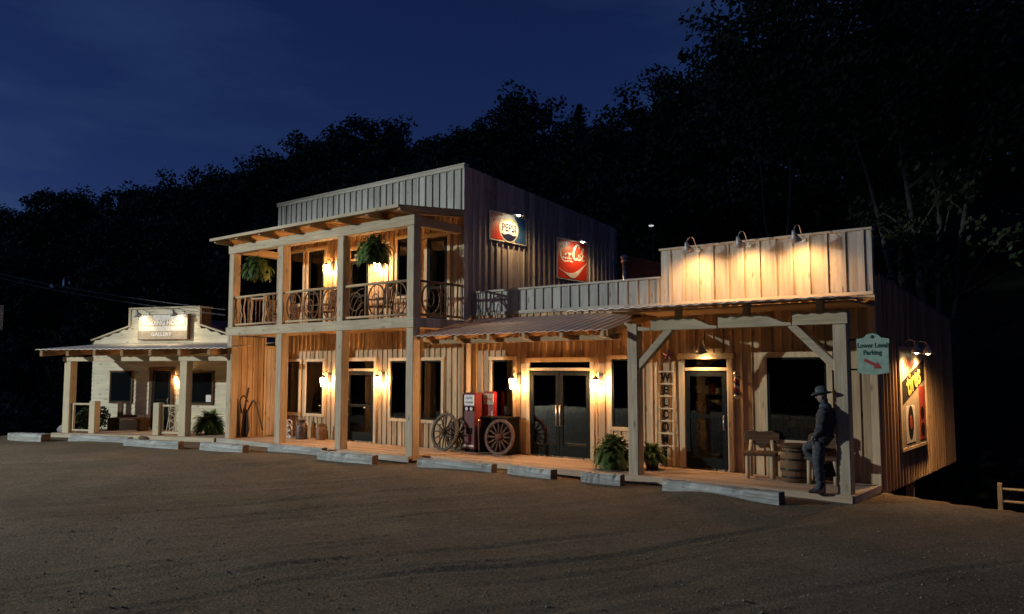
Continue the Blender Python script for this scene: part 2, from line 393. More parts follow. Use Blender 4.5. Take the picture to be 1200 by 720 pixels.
def dirt():
    m, t, p = base_mat('gravelly_dirt', .95, 0, .15)
    tc_ = nn(t, 'ShaderNodeTexCoord')
    O = tc_.outputs['Object']
    def noise(scale, det=5, vec=O, dist=0, rough=.55):
        n = nn(t, 'ShaderNodeTexNoise'); n.inputs['Scale'].default_value = scale; n.inputs['Detail'].default_value = det
        n.inputs['Distortion'].default_value = dist; n.inputs['Roughness'].default_value = rough
        t.links.new(vec, n.inputs['Vector']); return n.outputs['Fac']
    def mapping(rot, sc):
        k0 = nn(t, 'ShaderNodeMapping'); k0.inputs['Rotation'].default_value = (0,0,R(rot)); t.links.new(O, k0.inputs['Vector'])
        k = nn(t, 'ShaderNodeMapping'); k.inputs['Scale'].default_value = sc
        t.links.new(k0.outputs[0], k.inputs['Vector']); return k.outputs[0]
    big = noise(.22, 4); mid = noise(1.6, 5); fine = noise(28, 6, rough=.7); grit = noise(95, 3, rough=.8)
    trk = noise(1.0, 4, mapping(-65, (.16, 3.2, 1)), .7)
    trk2 = noise(1.0, 3, mapping(-48, (.14, 2.0, 1)), .9)
    cr = nn(t, 'ShaderNodeValToRGB'); e = cr.color_ramp.elements
    e[0].position = .25; e[0].color = (.112,.088,.056,1); e[1].position = .75; e[1].color = (.35,.285,.20,1)
    def mixv(a, b, fa, fb):
        x = nn(t, 'ShaderNodeMath', operation='MULTIPLY'); x.inputs[1].default_value = fa; t.links.new(a, x.inputs[0])
        y = nn(t, 'ShaderNodeMath', operation='MULTIPLY_ADD'); y.inputs[1].default_value = fb
        t.links.new(b, y.inputs[0]); t.links.new(x.outputs[0], y.inputs[2]); return y.outputs[0]
    f = mixv(big, mid, .45, .25); f = mixv(f, fine, 1, .32); f = mixv(f, trk, 1, .22); f = mixv(f, grit, 1, -.30)
    t.links.new(f, cr.inputs['Fac'])
    vo = nn(t, 'ShaderNodeTexVoronoi'); vo.inputs['Scale'].default_value = 38; t.links.new(O, vo.inputs['Vector'])
    sx_ = nn(t, 'ShaderNodeSeparateColor'); t.links.new(vo.outputs['Color'], sx_.inputs[0])
    pw = nn(t, 'ShaderNodeMath', operation='POWER'); pw.inputs[1].default_value = 2.2; t.links.new(sx_.outputs[0], pw.inputs[0])
    mr = nn(t, 'ShaderNodeMapRange'); mr.inputs['To Min'].default_value = .82; mr.inputs['To Max'].default_value = 1.36; t.links.new(pw.outputs[0], mr.inputs['Value'])
    sc = nn(t, 'ShaderNodeVectorMath', operation='SCALE'); t.links.new(cr.outputs['Color'], sc.inputs[0]); t.links.new(mr.outputs[0], sc.inputs['Scale'])
    t.links.new(sc.outputs[0], p.inputs['Base Color'])
    h = mixv(trk, trk2, .09, .05); h = mixv(h, mid, 1, .07); h = mixv(h, fine, 1, .10); h = mixv(h, grit, 1, .016); h = mixv(h, vo.outputs['Distance'], 1, -.016)
    bp = nn(t, 'ShaderNodeBump'); bp.inputs['Strength'].default_value = 1.0; bp.inputs['Distance'].default_value = .55
    t.links.new(h, bp.inputs['Height']); t.links.new(bp.outputs[0], p.inputs['Normal'])
    return m
M['dirt'] = dirt()
M['forest'] = noisy('leaf_litter', (.016,.016,.011), (.032,.030,.020), 1.5, .95, bump=.5)

# ------------------------------------------------------------------ terrain
def sstep(a, b, x):
    t = min(1, max(0, (x-a)/(b-a))); return t*t*(3-2*t)
STOPS = [(-26.9,-2.75,-24.45,-2.05),(-23.75,-2.50,-21.75,-1.90),(-21.10,-1.62,-19.30,-1.40),(-19.05,-.78,-17.05,-.52),(-16.50,-1.08,-14.62,-.92),(-13.36,-.66,-11.28,-.46),(-10.92,-.34,-9.70,-.46),(-9.02,-.36,-8.16,-.28)]
def lot_edge(x): return 2.35 - .40*(x+4.0)
rr_ = random.Random(5)
RUTS = []
for k in range(56):
    s0 = rr_.uniform(-17, 6); t0 = rr_.uniform(-17, -9)
    RUTS.append((s0, t0, t0+rr_.uniform(4, 10), rr_.uniform(.018, .042), rr_.uniform(.05, .085), rr_.uniform(-1, 1)))
    if k % 2 == 0: RUTS.append((s0+1.5, t0+.4, t0+rr_.uniform(5, 9), rr_.uniform(.018, .038), rr_.uniform(.06, .11), RUTS[-1][5]))
def lot_z(x, y):
    z = -.15 + .018*math.sin(x*.9+y*.5) + .014*math.sin(y*1.7-x*.35) + .01*math.sin(x*2.3+1)*math.sin(y*2.9)
    z += .085*math.exp(-((x+6.3)/.75)**2 - ((y+.62)/.28)**2)         # dirt pushed up against the long beam
    z += .02*math.exp(-((x+3.0)/1.4)**2 - ((y-.9)/.7)**2)
    # wheel ruts left by cars swinging in towards the deck
    if y < -1.2:
        fade = sstep(-1.2, -3.0, y)
        for (s0, t0, t1, amp, wd, cv) in RUTS:
            t = x*.42+y*.907
            d = x*.907-y*.42 + cv*(t+8)**2*.012 + .10*math.sin(t*.8+s0) - s0
            if abs(d) < .8:
                q = sstep(t0, t0+1.2, t)*sstep(t1, t1-1.2, t)*fade
                z += q*amp*.5*(-math.exp(-(d/wd)**2) + .75*math.exp(-((abs(d)-wd*2.1)/(wd*.9))**2))
    if -3.6 < y < .2:
        for (ax_, ay_, bx_, by_) in STOPS:
            if ax_-.5 < x < bx_+.5:
                t = min(1, max(0, (x-ax_)/(bx_-ax_))); d = y-(ay_+(by_-ay_)*t)
                z += .03*math.exp(-((d+.06)/.16)**2)*math.exp(-(max(0, ax_-x, x-bx_)/.2)**2)
    if x > -12.5:
        d = y - lot_edge(max(x, -4.4))
        if d > 0: z -= 3.4*sstep(0, .75, d)
    z -= 1.2*sstep(-30.5, -36, x) + .8*sstep(-3.2, -1.0, y)*sstep(-30.2, -33, x)
    return z
def hill_z(x, y):
    z = -1.0 + .44*max(0, y-14) - .30*max(0, y-62) + 1.4*math.sin(x*.06+1)*sstep(16, 40, y) + .8*math.sin(x*.17+y*.1)*sstep(16, 40, y)
    z -= 3.0*sstep(-12, -3, x)*sstep(24, 12, y)*sstep(2.2, 3.2, y)
    z += .55*max(0, -52-y) - .45*max(0, -112-y)  # unseen rise behind the camera, added so the panes reflect dark land
    return z
def grid(xs, ys, fz):
    b = MB(); nx = len(xs)
    b.v = [(x, y, fz(x, y)) for y in ys for x in xs]
    for j in range(len(ys)-1):
        for i in range(nx-1):
            b.f.append((j*nx+i, j*nx+i+1, (j+1)*nx+i+1, (j+1)*nx+i)); b.m.append(0)
    return b
def frange(a, b, s):
    n = max(1, round((b-a)/s)); return [a+(b-a)*i/n for i in range(n+1)]
lot = grid(frange(-40, -18, .3)+frange(-17.9, 9, .09)+frange(9.3, 16, .4), frange(-22, -13, .5)+frange(-12.9, -1, .085)+frange(-.93, .4, .09)+frange(.5, 11, .2), lot_z).build('gravel_lot', M['dirt'], smooth=True); struct(lot)
hill = grid(frange(-330, 130, 5), frange(-150, 14, 6)+frange(15, 130, 4), lambda x, y: hill_z(x, y)-.35).build('wooded_hillside', M['forest'], smooth=True); struct(hill)
# pebbles scattered over the nearest gravel
pb = MB()
for k in range(11000):
    d = 4.2 + 11*rnd.random()**1.5; a = R(38.7) + rnd.uniform(-.68, .68)
    x, y = -d*math.sin(a), -13.818 + d*math.cos(a)
    if y > -.9: continue
    s = .005 + .016*rnd.random()**5
    z = lot_z(x, y) + s*.25
    o = len(pb.v); ph = rnd.random()*6
    for (px, py, pz) in ((1,0,0),(0,1,0),(-1,0,0),(0,-1,0),(0,0,.7),(0,0,-.6)):
        c, q = math.cos(ph), math.sin(ph); j = rnd.uniform(.7, 1.3)
        pb.v.append((x+(px*c-py*q)*s*j, y+(px*q+py*c)*s*j, z+pz*s*j))
    for f in ((0,1,4),(1,2,4),(2,3,4),(3,0,4),(1,0,5),(2,1,5),(3,2,5),(0,3,5)):
        pb.f.append([i+o for i in f]); pb.m.append(0)
pebbles = pb.build('gravel', noisy('pebble_stone', (.15,.125,.10), (.34,.30,.25), 3, .9, bump=0)); pebbles['kind'] = 'stuff'
pebbles['label'] = 'small loose gravel stones scattered over the dirt lot'; pebbles['category'] = 'gravel'

# ------------------------------------------------------------------ wall generators
def batten_wall(p0, u, nrm, length, z0, ztop, pitch=PITCH, bw=.065, bd=.024, thick=.12, off=.0, holes=None):
    """board-and-batten sheet: p0 start (x,y), u unit run, nrm outward unit, ztop(s) gives the height"""
    b = MB(); prof = [(0, 0)]
    s = off
    while s < length - bw:
        if s > .01: prof += [(s, 0), (s+.002, bd), (s+bw-.002, bd), (s+bw, 0)]
        s += pitch
    prof.append((length, 0))
    if holes:
        holes = [(a-p0[0], b_-p0[0], c, d) for a, b_, c, d in holes]
        cuts = sorted({x for h in holes for x in h[:2]})
        new = []
        for (s0, d0), (s1, d1) in zip(prof, prof[1:]):
            new.append((s0, d0)); new += [(c, d0+(d1-d0)*(c-s0)/(s1-s0)) for c in cuts if s0+1e-4 < c < s1-1e-4]
        prof = new + [prof[-1]]
        zs = sorted({z0, ztop(0)} | {z for h in holes for z in h[2:]})
        for (s0, d0), (s1, d1) in zip(prof, prof[1:]):
            for za, zb in zip(zs, zs[1:]):
                if any(h[0] < (s0+s1)/2 < h[1] and h[2] < (za+zb)/2 < h[3] for h in holes): continue
                q = [(p0[0]+u[0]*s_+nrm[0]*d_, p0[1]+u[1]*s_+nrm[1]*d_, z) for s_, d_, z in ((s0,d0,za),(s1,d1,za),(s1,d1,zb),(s0,d0,zb))]
                b.add(q, [(0,1,2,3)])
        b.weld = True
        return b
    n = len(prof)
    pt = lambda s_, d, z: (p0[0]+u[0]*s_+nrm[0]*d, p0[1]+u[1]*s_+nrm[1]*d, z)
    b.v += [pt(s_, d, z0) for s_, d in prof] + [pt(s_, d, ztop(s_)) for s_, d in prof]
    b.v += [pt(0, -thick, z0), pt(length, -thick, z0), pt(0, -thick, ztop(0)), pt(length, -thick, ztop(length))]
    A, B_, C_, D_ = 2*n, 2*n+1, 2*n+2, 2*n+3
    for i in range(n-1): b.f.append((i, i+1, n+i+1, n+i))
    b.f += [list(range(n, 2*n)) + [D_, C_], list(range(n))[::-1] + [A, B_], (A, 0, n, C_), (n-1, B_, D_, 2*n-1), (B_, A, C_, D_)]
    b.m = [0]*len(b.f); return b
def grooved(x0, x1, y0, y1, z, pitch=.14, gap=.008, dep=.012, th=.06):
    """floorboards running along x: one sheet with grooves"""
    b = MB(); prof = []; y = y0
    while y < y1-1e-4:
        e = min(y+pitch, y1)
        prof += [(y, z-dep), (y+gap/2, z), (e-gap/2, z), (e, z-dep)]
        y = e
    prof += [(y1, z-th), (y0, z-th)]
    b.ext([(x0, a, c) for a, c in prof], (x1-x0, 0, 0)); return b
def clap_wall(x0, x1, y, z0, z1, pitch=.16, lap=.02, thick=.1):
    """horizontal lap siding facing -y"""
    prof = []; z = z0
    while z < z1-1e-4:
        e = min(z+pitch, z1); prof += [(y-lap, z), (y, e)]; z = e
    b = MB(); b.ext([(x0, a, c) for a, c in prof] + [(x0, y+thick, z1), (x0, y+thick, z0)], (x1-x0, 0, 0)); return b

def window(parent, x0, x1, z0, z1, y, trim=.09, mat=None, sill=True, label=None, world=True, split=None):
    """trimmed window on a wall that faces -y; coordinates of the glazed opening"""
    mat = mat or M['trim']
    f = MB(); d0, d1 = y-.065, y+.01
    f.box(x0-trim, x0, d0, d1, z0, z1); f.box(x1, x1+trim, d0, d1, z0, z1)
    f.box(x0-trim-.02, x1+trim+.02, d0-.008, d1, z1, z1+trim); f.box(x0-trim, x1+trim, d0, d1, z0-trim, z0)
    if world:
        f.box(x0-.03, x0-.002, d1+.001, y+.13, z0-.03, z1+.03); f.box(x1+.002, x1+.03, d1+.001, y+.13, z0-.03, z1+.03); f.box(x0-.001, x1+.001, d1+.001, y+.13, z0-.03, z0-.002); f.box(x0-.001, x1+.001, d1+.001, y+.13, z1+.002, z1+.03)
    wd = f.build('window', mat, parent, bevel=.006, world=world)
    if label: wd['label'] = label
    q = MB()
    for a, b_, c, e in ((x0, x0+.045, z0, z1), (x1-.045, x1, z0, z1), (x0+.045, x1-.045, z0, z0+.05), (x0+.045, x1-.045, z1-.045, z1)):
        q.box(a, b_, y-.048, y+.004, c, e)
    if split: q.box(x0+.045, x1-.045, y-.05, y+.003, split-.02, split+.02)
    q.build('sash', M['door_dk'], wd, world=world)
    MB().box(x0+.04, x1-.04, y-.034, y-.028, z0+.045, z1-.04).build('pane', M['clear'] if world else M['glass'], wd, world=world)
    return wd
def glass_door(parent, x0, x1, z0, z1, y, name='door', handle=1, stile=.1, kick=.24, mid=None, world=True, hl=.45):
    d = MB(); a, b_ = y-.055, y-.005
    d.box(x0, x0+stile, a, b_, z0, z1); d.box(x1-stile, x1, a, b_, z0, z1)
    d.box(x0+stile, x1-stile, a, b_, z0, z0+kick); d.box(x0+stile, x1-stile, a, b_, z1-stile, z1)
    if mid: d.box(x0+stile, x1-stile, a+.004, b_, mid-.04, mid+.04)
    o = d.build(name, M['door_dk'], parent, bevel=.005, world=world)
    MB().box(x0+stile-.01, x1-stile+.01, y-.034, y-.026, z0+kick-.01, z1-stile+.01).build('pane', M['clear'] if world else M['glass'], o, world=world)
    hx = x1-stile/2 if handle > 0 else x0+stile/2
    h = MB().tube([(hx, a+.01, 1.0-hl/2), (hx, a-.06, 1.0-hl/2), (hx, a-.06, 1.0+hl/2), (hx, a+.01, 1.0+hl/2)], .014, 8)
    h.build('handle', M['steel'], o, smooth=True, world=world)
    return o
def casing(parent, x0, x1, z0, z1, y, trim=.11, mat=None, transom=None, world=True):
    """door trim with an optional dark transom light above (transom = its top height)"""
    f = MB(); d0, d1 = y-.07, y+.01; top = transom or z1
    f.box(x0-trim, x0, d0, d1, z0, top); f.box(x1, x1+trim, d0, d1, z0, top)
    f.box(x0-trim-.02, x1+trim+.02, d0-.01, d1, top, top+trim)
    if transom: f.box(x0, x1, d0+.004, d1, z1, z1+.07)
    o = f.build('door_frame', mat or M['trim'], parent, bevel=.006, world=world)
    if transom: MB().box(x0, x1, y-.04, y-.03, z1+.07, top).build('transom', M['clear'] if world else M['glass'], o, world=world)
    return o

# ================================================================== TWO STOREY STORE
XL, XR, YW = -22.6, -14.2, 1.85
STORE_HOLES = [(-21.95,-21.22,.74,2.36),(-20.84,-20.02,.74,2.36),(-18.82,-17.68,.03,2.36),(-16.95,-16.30,.74,2.36),(-15.72,-14.96,.74,2.36),
 (-21.78,-21.12,4.22,5.88),(-20.82,-20.06,3.42,5.84),(-18.78,-17.98,3.42,5.70),(-16.72,-16.1,4.2,5.84),(-15.5,-14.78,3.42,5.72)]
SHOP_HOLES = [(-13.42,-12.72,.74,2.36),(-9.78,-9.12,.80,2.36),(-12.16,-10.40,.03,2.30),(-7.92,-6.98,.03,2.34),(-6.10,-4.92,.72,2.36)]
store = thing('store_building', 'two storey raw timber store with front balcony, tall plank parapet and bare wood posts', 'building', (-18.4, 5.5, 0))
batten_wall((XL, YW), (1,0), (0,-1), XR-XL, -.1, lambda s: 6.40, off=.15, pitch=.21, bw=.06, bd=.03, holes=STORE_HOLES).build('front_wall', M['siding_x'], store)
batten_wall((XL, YW-.002), (1,0), (0,-1), XR-XL+.002, 6.405, lambda s: 7.62, off=.15, bw=.05, bd=.034, pitch=.27).build('parapet', M['parapet'], store)
cb = MB(); cb.box(XL-.04, XR+.05, YW-.05, YW+.16, 7.62, 7.67); cb.box(XL-.02, XR+.028, YW-.045, YW-.036, 7.53, 7.618)
cb.build('coping', M['fascia'], store, bevel=.006)
batten_wall((XR, YW+.12), (0,1), (1,0), 9.7-YW-.12, -.3, lambda s: 7.60-.083*s, pitch=.25, bw=.05, bd=.045, off=.2).build('side_wall', M['siding_y'], store)
MB().box(XR-.02, XR+.03, YW-.03, YW+.12, 3.3, 7.61).build('corner_board', M['siding_y'], store, bevel=.005)
MB().box(XL, XL+.1, YW+.12, 9.7, -.3, 6.9).build('side_wall', M['siding_y'], store)
MB().box(XL+.1, XR-.12, 9.58, 9.7, -.3, 6.9).build('rear_wall', M['siding_y'], store)
MB().ext([(XL-.1, YW+.13, 6.95), (XL-.1, 9.9, 6.62), (XL-.1, 9.9, 6.56), (XL-.1, YW+.13, 6.89)], (XR-XL, 0, 0)).build('roof', M['rust_roof'], store)

PX = [-22.33, -19.76, -17.05, -14.33]; PW = .25
for x in PX:
    MB().box(x-PW/2, x+PW/2, .0, PW, -.12, 5.73).build('post', M['post'], store, bevel=.012)
b = MB(); b.box(PX[0]-PW/2-.05, PX[-1]+PW/2+.02, -.012, PW+.012, 5.732, 6.0); b.build('porch_beam', M['beam_x'], store, bevel=.012)
MB().box(PX[-1]-PW/2+.02, PX[-1]+PW/2-.02, PW+.014, YW-.03, 5.74, 5.96).build('side_beam', M['beam_y'], store, bevel=.01)
MB().box(PX[0]-PW/2+.02, PX[0]+PW/2-.02, PW+.014, YW-.03, 5.74, 5.96).build('side_beam', M['beam_y'], store, bevel=.01)
# rafters with notched tails, then the sloping porch roof
def roof_z(y): return 6.155 + (y+.5)*.10
for i in range(8):
    x = -22.5 + i*1.178
    y0, y1 = -.5, YW-.03
    pr = [(y0, roof_z(y0)-.02), (y0, roof_z(y0)-.12), (y0+.1, roof_z(y0)-.15), (-.02, roof_z(0)-.205), (.25, roof_z(.25)-.205), (y1, roof_z(y1)-.2), (y1, roof_z(y1)-.02)]
    MB().ext([(x-.045, a, c) for a, c in pr], (.09, 0, 0)).build('rafter', M['beam_y'], store)
rf = MB(); rf.ext([(XL-.02, -.56, roof_z(-.56)), (XL-.02, YW-.03, roof_z(YW)), (XL-.02, YW-.03, roof_z(YW)-.022), (XL-.02, -.56, roof_z(-.56)-.022)], (XR-XL+.06, 0, 0))
rfo = rf.build('porch_roof', M['ceil'], store)
MB().box(XL-.03, XR+.05, -.60, -.564, roof_z(-.56)-.075, roof_z(-.56)+.008).build('eave_trim', M['beam_x'], store)
MB().ext([(XR+.04, -.56, roof_z(-.56)-.024), (XR+.04, YW-.03, roof_z(YW)-.024), (XR+.04, YW-.03, roof_z(YW)-.17), (XR+.04, -.56, roof_z(-.56)-.13)], (.035, 0, 0)).build('rake_board', M['beam_y'], store)
# balcony floor: front rim beam, side rims, boards, joists below
MB().box(PX[0]-PW/2-.06, PX[-1]+PW/2+.04, -.035, .0-.002, 3.16, 3.42).build('rim_beam', M['beam_x'], store, bevel=.008)
MB().box(PX[-1]+PW/2+.002, PX[-1]+PW/2+.04, .0, YW-.03, 3.17, 3.41).build('rim_beam', M['siding_y'], store, bevel=.006)
MB().box(PX[0]-PW/2-.05, PX[0]-PW/2-.002, .0, YW-.03, 3.17, 3.41).build('rim_beam', M['siding_y'], store, bevel=.006)
grooved(PX[0]+.13, PX[-1]-.13, .02, YW-.04, 3.40, th=.03).build('balcony_floor', M['deck'], store)
for i in range(14):
    x = -22.0 + i*.58
    if min(abs(x-p) for p in PX) > .17: MB().box(x-.025, x+.025, .005, YW-.03, 3.19, 3.365).build('joist', M['beam_y'], store)

def twig_line(b, p, q, r, wob, n=6, m=0):
    p = Vector(p); q = Vector(q); P = []
    for i in range(n+1):
        t = i/n; j = Vector((rnd.uniform(-wob, wob), rnd.uniform(-wob, wob)*.3, 0)) if 0 < i < n else Vector((0,0,0))
        P.append(p.lerp(q, t)+j)
    b.tube(smoothpts(P, 3), r, 7, m)
def oval(b, c, ax, rx, rz, r, a0=0, a1=2*math.pi, m=0):
    P = []
    for i in range(25):
        t = a0+(a1-a0)*i/24
        P.append((c[0]+ax[0]*rx*math.cos(t), c[1]+ax[1]*rx*math.cos(t), c[2]+rz*math.sin(t)))
    b.tube(P, r, 7, m, cap=False)
ZF, ZR = 3.50, 4.35
def railing(x0, x1, style):
    y = .10; b = MB()
    b.tube([(x0, y, ZR), ((x0+x1)/2, y+.01, ZR+.012), (x1, y, ZR)], .036, 8, 1)
    b.tube([(x0, y, ZF), (x1, y, ZF)], .03, 8, 1)
    zc = (ZF+ZR)/2; h = (ZR-ZF)/2-.02; wd = x1-x0
    if style == 'twigs':
        k = 11
        for i in range(k):
            x = x0+.1+(wd-.2)*i/(k-1)
            if abs(i-5) < 2: continue
            twig_line(b, (x, y, ZF), (x+rnd.uniform(-.06,.06), y, ZR), rnd.uniform(.017,.03), .045, m=rnd.choice((0,0,1)))
        xm = x0+wd*.5
        twig_line(b, (xm-.33, y, ZF), (xm-.28, y, ZR), .034, .03, m=1)
        twig_line(b, (xm+.33, y, ZF), (xm+.38, y, ZR), .04, .05, m=1)
        twig_line(b, (xm-.3, y, ZR-.09), (xm+.36, y, ZR-.1), .028, .02, m=1)
    else:
        k = 3 if style == 'ovals' else 2
        span = wd if style == 'ovals' else wd*.66
        for i in range(k):
            c = (x0+wd-span + span*(i+.5)/k, y, zc)
            oval(b, c, (1,0), span/k*.40, h, .021)
            b.tube([(c[0]+span/k*.49, y, ZF), (c[0]+span/k*.49, y, ZR)], .016, 7, 1)
            oval(b, (c[0]-.05, y, zc-.02), (1,0), span/k*.16, h*.45, .012)
            for s in (-1, 1):
                twig_line(b, (c[0]+s*.06, y, ZF), (c[0]+s*.10, y, ZR), .009, .02, 4)
            twig_line(b, (c[0]-span/k*.38, y, zc), (c[0]+span/k*.38, y, zc-.02), .009, .015, 4)
        if style == 'fan':
            xa = x0+.06
            b.tube([(x0+wd*.33, y, ZF), (x0+wd*.33, y, ZR)], .024, 7, 1)
            for i in range(4):
                oval(b, (xa+wd*.27, y, ZF), (1,0), wd*.25*(i+1)/4.2, (ZR-ZF)*(i+1)/4.5, .013, math.pi/2, math.pi)
            oval(b, (xa+wd*.14, y, zc), (1,0), wd*.1, h*.6, .017)
    return b.build('railing', [M['twig'], M['twig_l']], store, smooth=True)
for i, st in enumerate(('twigs', 'ovals', 'fan')):
    railing(PX[i]+PW/2, PX[i+1]-PW/2, st)
b = MB(); X0 = PX[-1]+.02
b.tube([(X0, PW, ZR), (X0, YW-.03, ZR)], .034, 8); b.tube([(X0, PW, ZF), (X0, YW-.03, ZF)], .03, 8)
oval(b, (X0, .72, 3.92), (0,1), .33, .38, .024); oval(b, (X0, .72, 3.92), (0,1), .12, .2, .014)
for i in range(6):
    y = 1.12 + i*.115; twig_line(b, (X0, y, ZF), (X0, y+rnd.uniform(-.03,.03), ZR), rnd.uniform(.012,.022), .0)
for y in (.33, 1.08): b.tube([(X0, y, ZF), (X0, y, ZR)], .016, 7)
b.build('railing', M['twig'], store, smooth=True)['label'] = 'dark bent twig railing on the balcony end'
b = MB(); X0 = PX[0]-.02
b.tube([(X0, PW, ZR), (X0, YW-.03, ZR)], .034, 8); b.tube([(X0, PW, ZF), (X0, YW-.03, ZF)], .03, 8)
for i in range(11):
    y = .36+i*.14; b.tube([(X0, y, ZF), (X0, y, ZR)], .015, 7)
b.build('railing', M['twig'], store, smooth=True)

# openings, ground floor
window(store, -21.95, -21.22, .74, 2.36, YW); window(store, -20.84, -20.02, .74, 2.36, YW)
glass_door(store, -18.82, -17.68, .03, 2.05, YW, mid=1.05, handle=-1)
casing(store, -18.84, -17.66, .0, 2.07, YW, transom=2.36)
window(store, -16.95, -16.30, .74, 2.36, YW); window(store, -15.72, -14.96, .74, 2.36, YW)
# upper floor
window(store, -21.78, -21.12, 4.22, 5.88, YW)
glass_door(store, -20.82, -20.06, 3.42, 5.84, YW, stile=.08, hl=.01, mid=4.5); casing(store, -20.84, -20.04, 3.41, 5.87, YW)
glass_door(store, -18.78, -17.98, 3.42, 5.36, YW, stile=.08, hl=.01, mid=4.3); casing(store, -18.8, -17.96, 3.41, 5.38, YW, transom=5.7)
window(store, -16.72, -16.1, 4.2, 5.84, YW)
glass_door(store, -15.5, -14.78, 3.42, 5.72, YW, stile=.09, hl=.01, mid=4.35); casing(store, -15.52, -14.76, 3.41, 5.76, YW)
# left end of the ground floor porch: one full height panel, one lower darker one
EX = -22.36
batten_wall((EX, PW+.005), (0,1), (1,0), 1.0, .0, lambda s: 3.14, pitch=.2, bw=.05, thick=.06).build('end_wall', M['tan_side'], store)
batten_wall((EX-.12, PW+1.04), (0,1), (1,0), YW-.04-PW-1.04, .0, lambda s: 2.78, pitch=.16, bw=.05, bd=.03, thick=.06).build('end_wall', M['siding_y'], store)
MB().box(EX-.07, EX+.05, PW+1.008, PW+1.07, 0, 3.14).build('corner_board', M['trim'], store, bevel=.005)
MB().box(EX-.1, EX+.03, PW+1.075, YW-.04, 2.79, 2.87).build('cap_rail', M['trim'], store)

def room(parent, x0, x1, y0, y1, z0, z1, seed, shelf_xs):
    b = MB(); t = .05
    b.box(x0, x1, y1, y1+t, z0, z1); b.box(x0, x1, y0, y1, z0-t, z0); b.box(x0, x1, y0, y1, z1, z1+t); b.box(x0-t, x0, y0, y1, z0, z1); b.box(x1, x1+t, y0, y1, z0, z1)
    b.build('interior', M['room'], parent)
    r = random.Random(seed)
    for sx in shelf_xs:
        y = r.uniform(y0+.9, y1-.5); s = MB(); wd = .8
        for k in range(4): s.box(sx-wd/2, sx+wd/2, y, y+.3, z0+.25+k*.42, z0+.28+k*.42)
        for q in (-1, 1): s.box(sx+q*wd/2-.02, sx+q*wd/2+.02, y-.01, y+.31, z0, z0+1.75)
        for k in range(4):
            x = sx-wd/2+.06
            while x < sx+wd/2-.14:
                w_ = r.uniform(.06, .14); s.box(x, x+w_, y+.04, y+.2, z0+.282+k*.42, z0+.282+k*.42+r.uniform(.1, .3), r.choice((1,1,2,3))); x += w_+r.uniform(.02, .06)
        o = s.build('shelving', [M['dark_wood'], M['cream'], M['sign_grey'], M['arrow']], parent)
room(store, XL+.12, XR-.16, YW+.13, 5.6, .03, 3.05, 61, (-21.4, -19.2, -16.9, -15.3))
room(store, XL+.12, XR-.16, YW+.13, 5.0, 3.46, 6.3, 62, (-20.4, -18.0, -15.2))
for x, wd in ((-21.62, .2), (-16.55, .22)):
    b = MB()
    for k in range(6): b.tube([(x+k*wd/5.5, YW+.2+.025*(k % 2), 4.1), (x+k*wd/5.5, YW+.2+.025*(k % 2), 5.95)], .03, 6)
    b.build('curtain', M['curtain'], store, smooth=True)

# ================================================================== SINGLE STOREY SHOP
SX, SY = -4.03, 2.15
shop = thing('shop_building', 'long single storey timber shop with stepped plank false front and tin porch roof', 'building', (-9.1, 6, 0))
batten_wall((XR+.04, SY), (1,0), (0,-1), SX-XR-.04, -.12, lambda s: 3.56, off=.12, pitch=.21, bw=.06, bd=.03, holes=SHOP_HOLES).build('front_wall', M['siding_x'], shop)
batten_wall((XR+.05, SY-.004), (1,0), (0,-1), -8.49-XR-.05, 3.565, lambda s: 4.15, off=.16, bw=.05, bd=.034, pitch=.27).build('parapet', M['parapet'], shop)
batten_wall((-8.488, SY-.006), (1,0), (0,-1), SX+8.488, 3.565, lambda s: 4.78, off=.2, bw=.05, bd=.034, pitch=.34).build('parapet', M['parapet'], shop)
b = MB(); b.box(XR+.05, -8.5, SY-.06, SY+.14, 4.152, 4.20); b.box(-8.52, SX+.03, SY-.06, SY+.14, 4.782, 4.825)
b.build('coping', M['fascia'], shop, bevel=.006)
b = MB(); b.box(XR+.06, -9.3, SY-.05, SY-.026, 3.54, 3.62); b.box(-9.29, SX+.01, SY-.055, SY-.027, 3.535, 3.60)
b.build('drip_board', M['fascia'], shop, bevel=.004)
MB().box(SX-.10, SX+.035, SY-.035, SY-.001, -.1, 3.53).build('corner_board', M['trim'], shop, bevel=.005)
batten_wall((SX, SY+.13), (0,1), (1,0), 7.2, -.22, lambda s: 4.03-.083*s-.05, pitch=.25, bw=.05, bd=.045, off=.18).build('side_wall', M['tan_side'], shop)
MB().box(SX-.12, SX-.001, SY, SY+.129, -.12, 4.775).build('corner_post', M['tan_side'], shop)
MB().box(XR+.2, SX-.12, 9.36, 9.46, -.3, 3.4).build('rear_wall', M['siding_y'], shop)
MB().ext([(XR+.04, SY+.15, 4.0), (XR+.04, 9.6, 3.42), (XR+.04, 9.6, 3.36), (XR+.04, SY+.15, 3.94)], (SX-XR-.02, 0, 0)).build('roof', M['rust_roof'], shop)
MB().box(-12.9, SX-.35, 3.2, 9.0, -4.2, -.24).build('foundation', M['black'], shop)
for y in (4.9,): MB().box(SX-.16, SX-.02, y-.07, y+.07, -4.0, -.225).build('support_post', M['tan_side'], shop)
b = MB(); b.ext([(-13.9, 9.72, 3.3), (-4.6, 9.72, 3.3), (-4.6, 9.72, 3.62), (-10.3, 9.72, 4.95), (-13.9, 9.72, 6.05)], (0, 5.0, 0))
b.build('rear_wing', M['rust_roof'], shop)
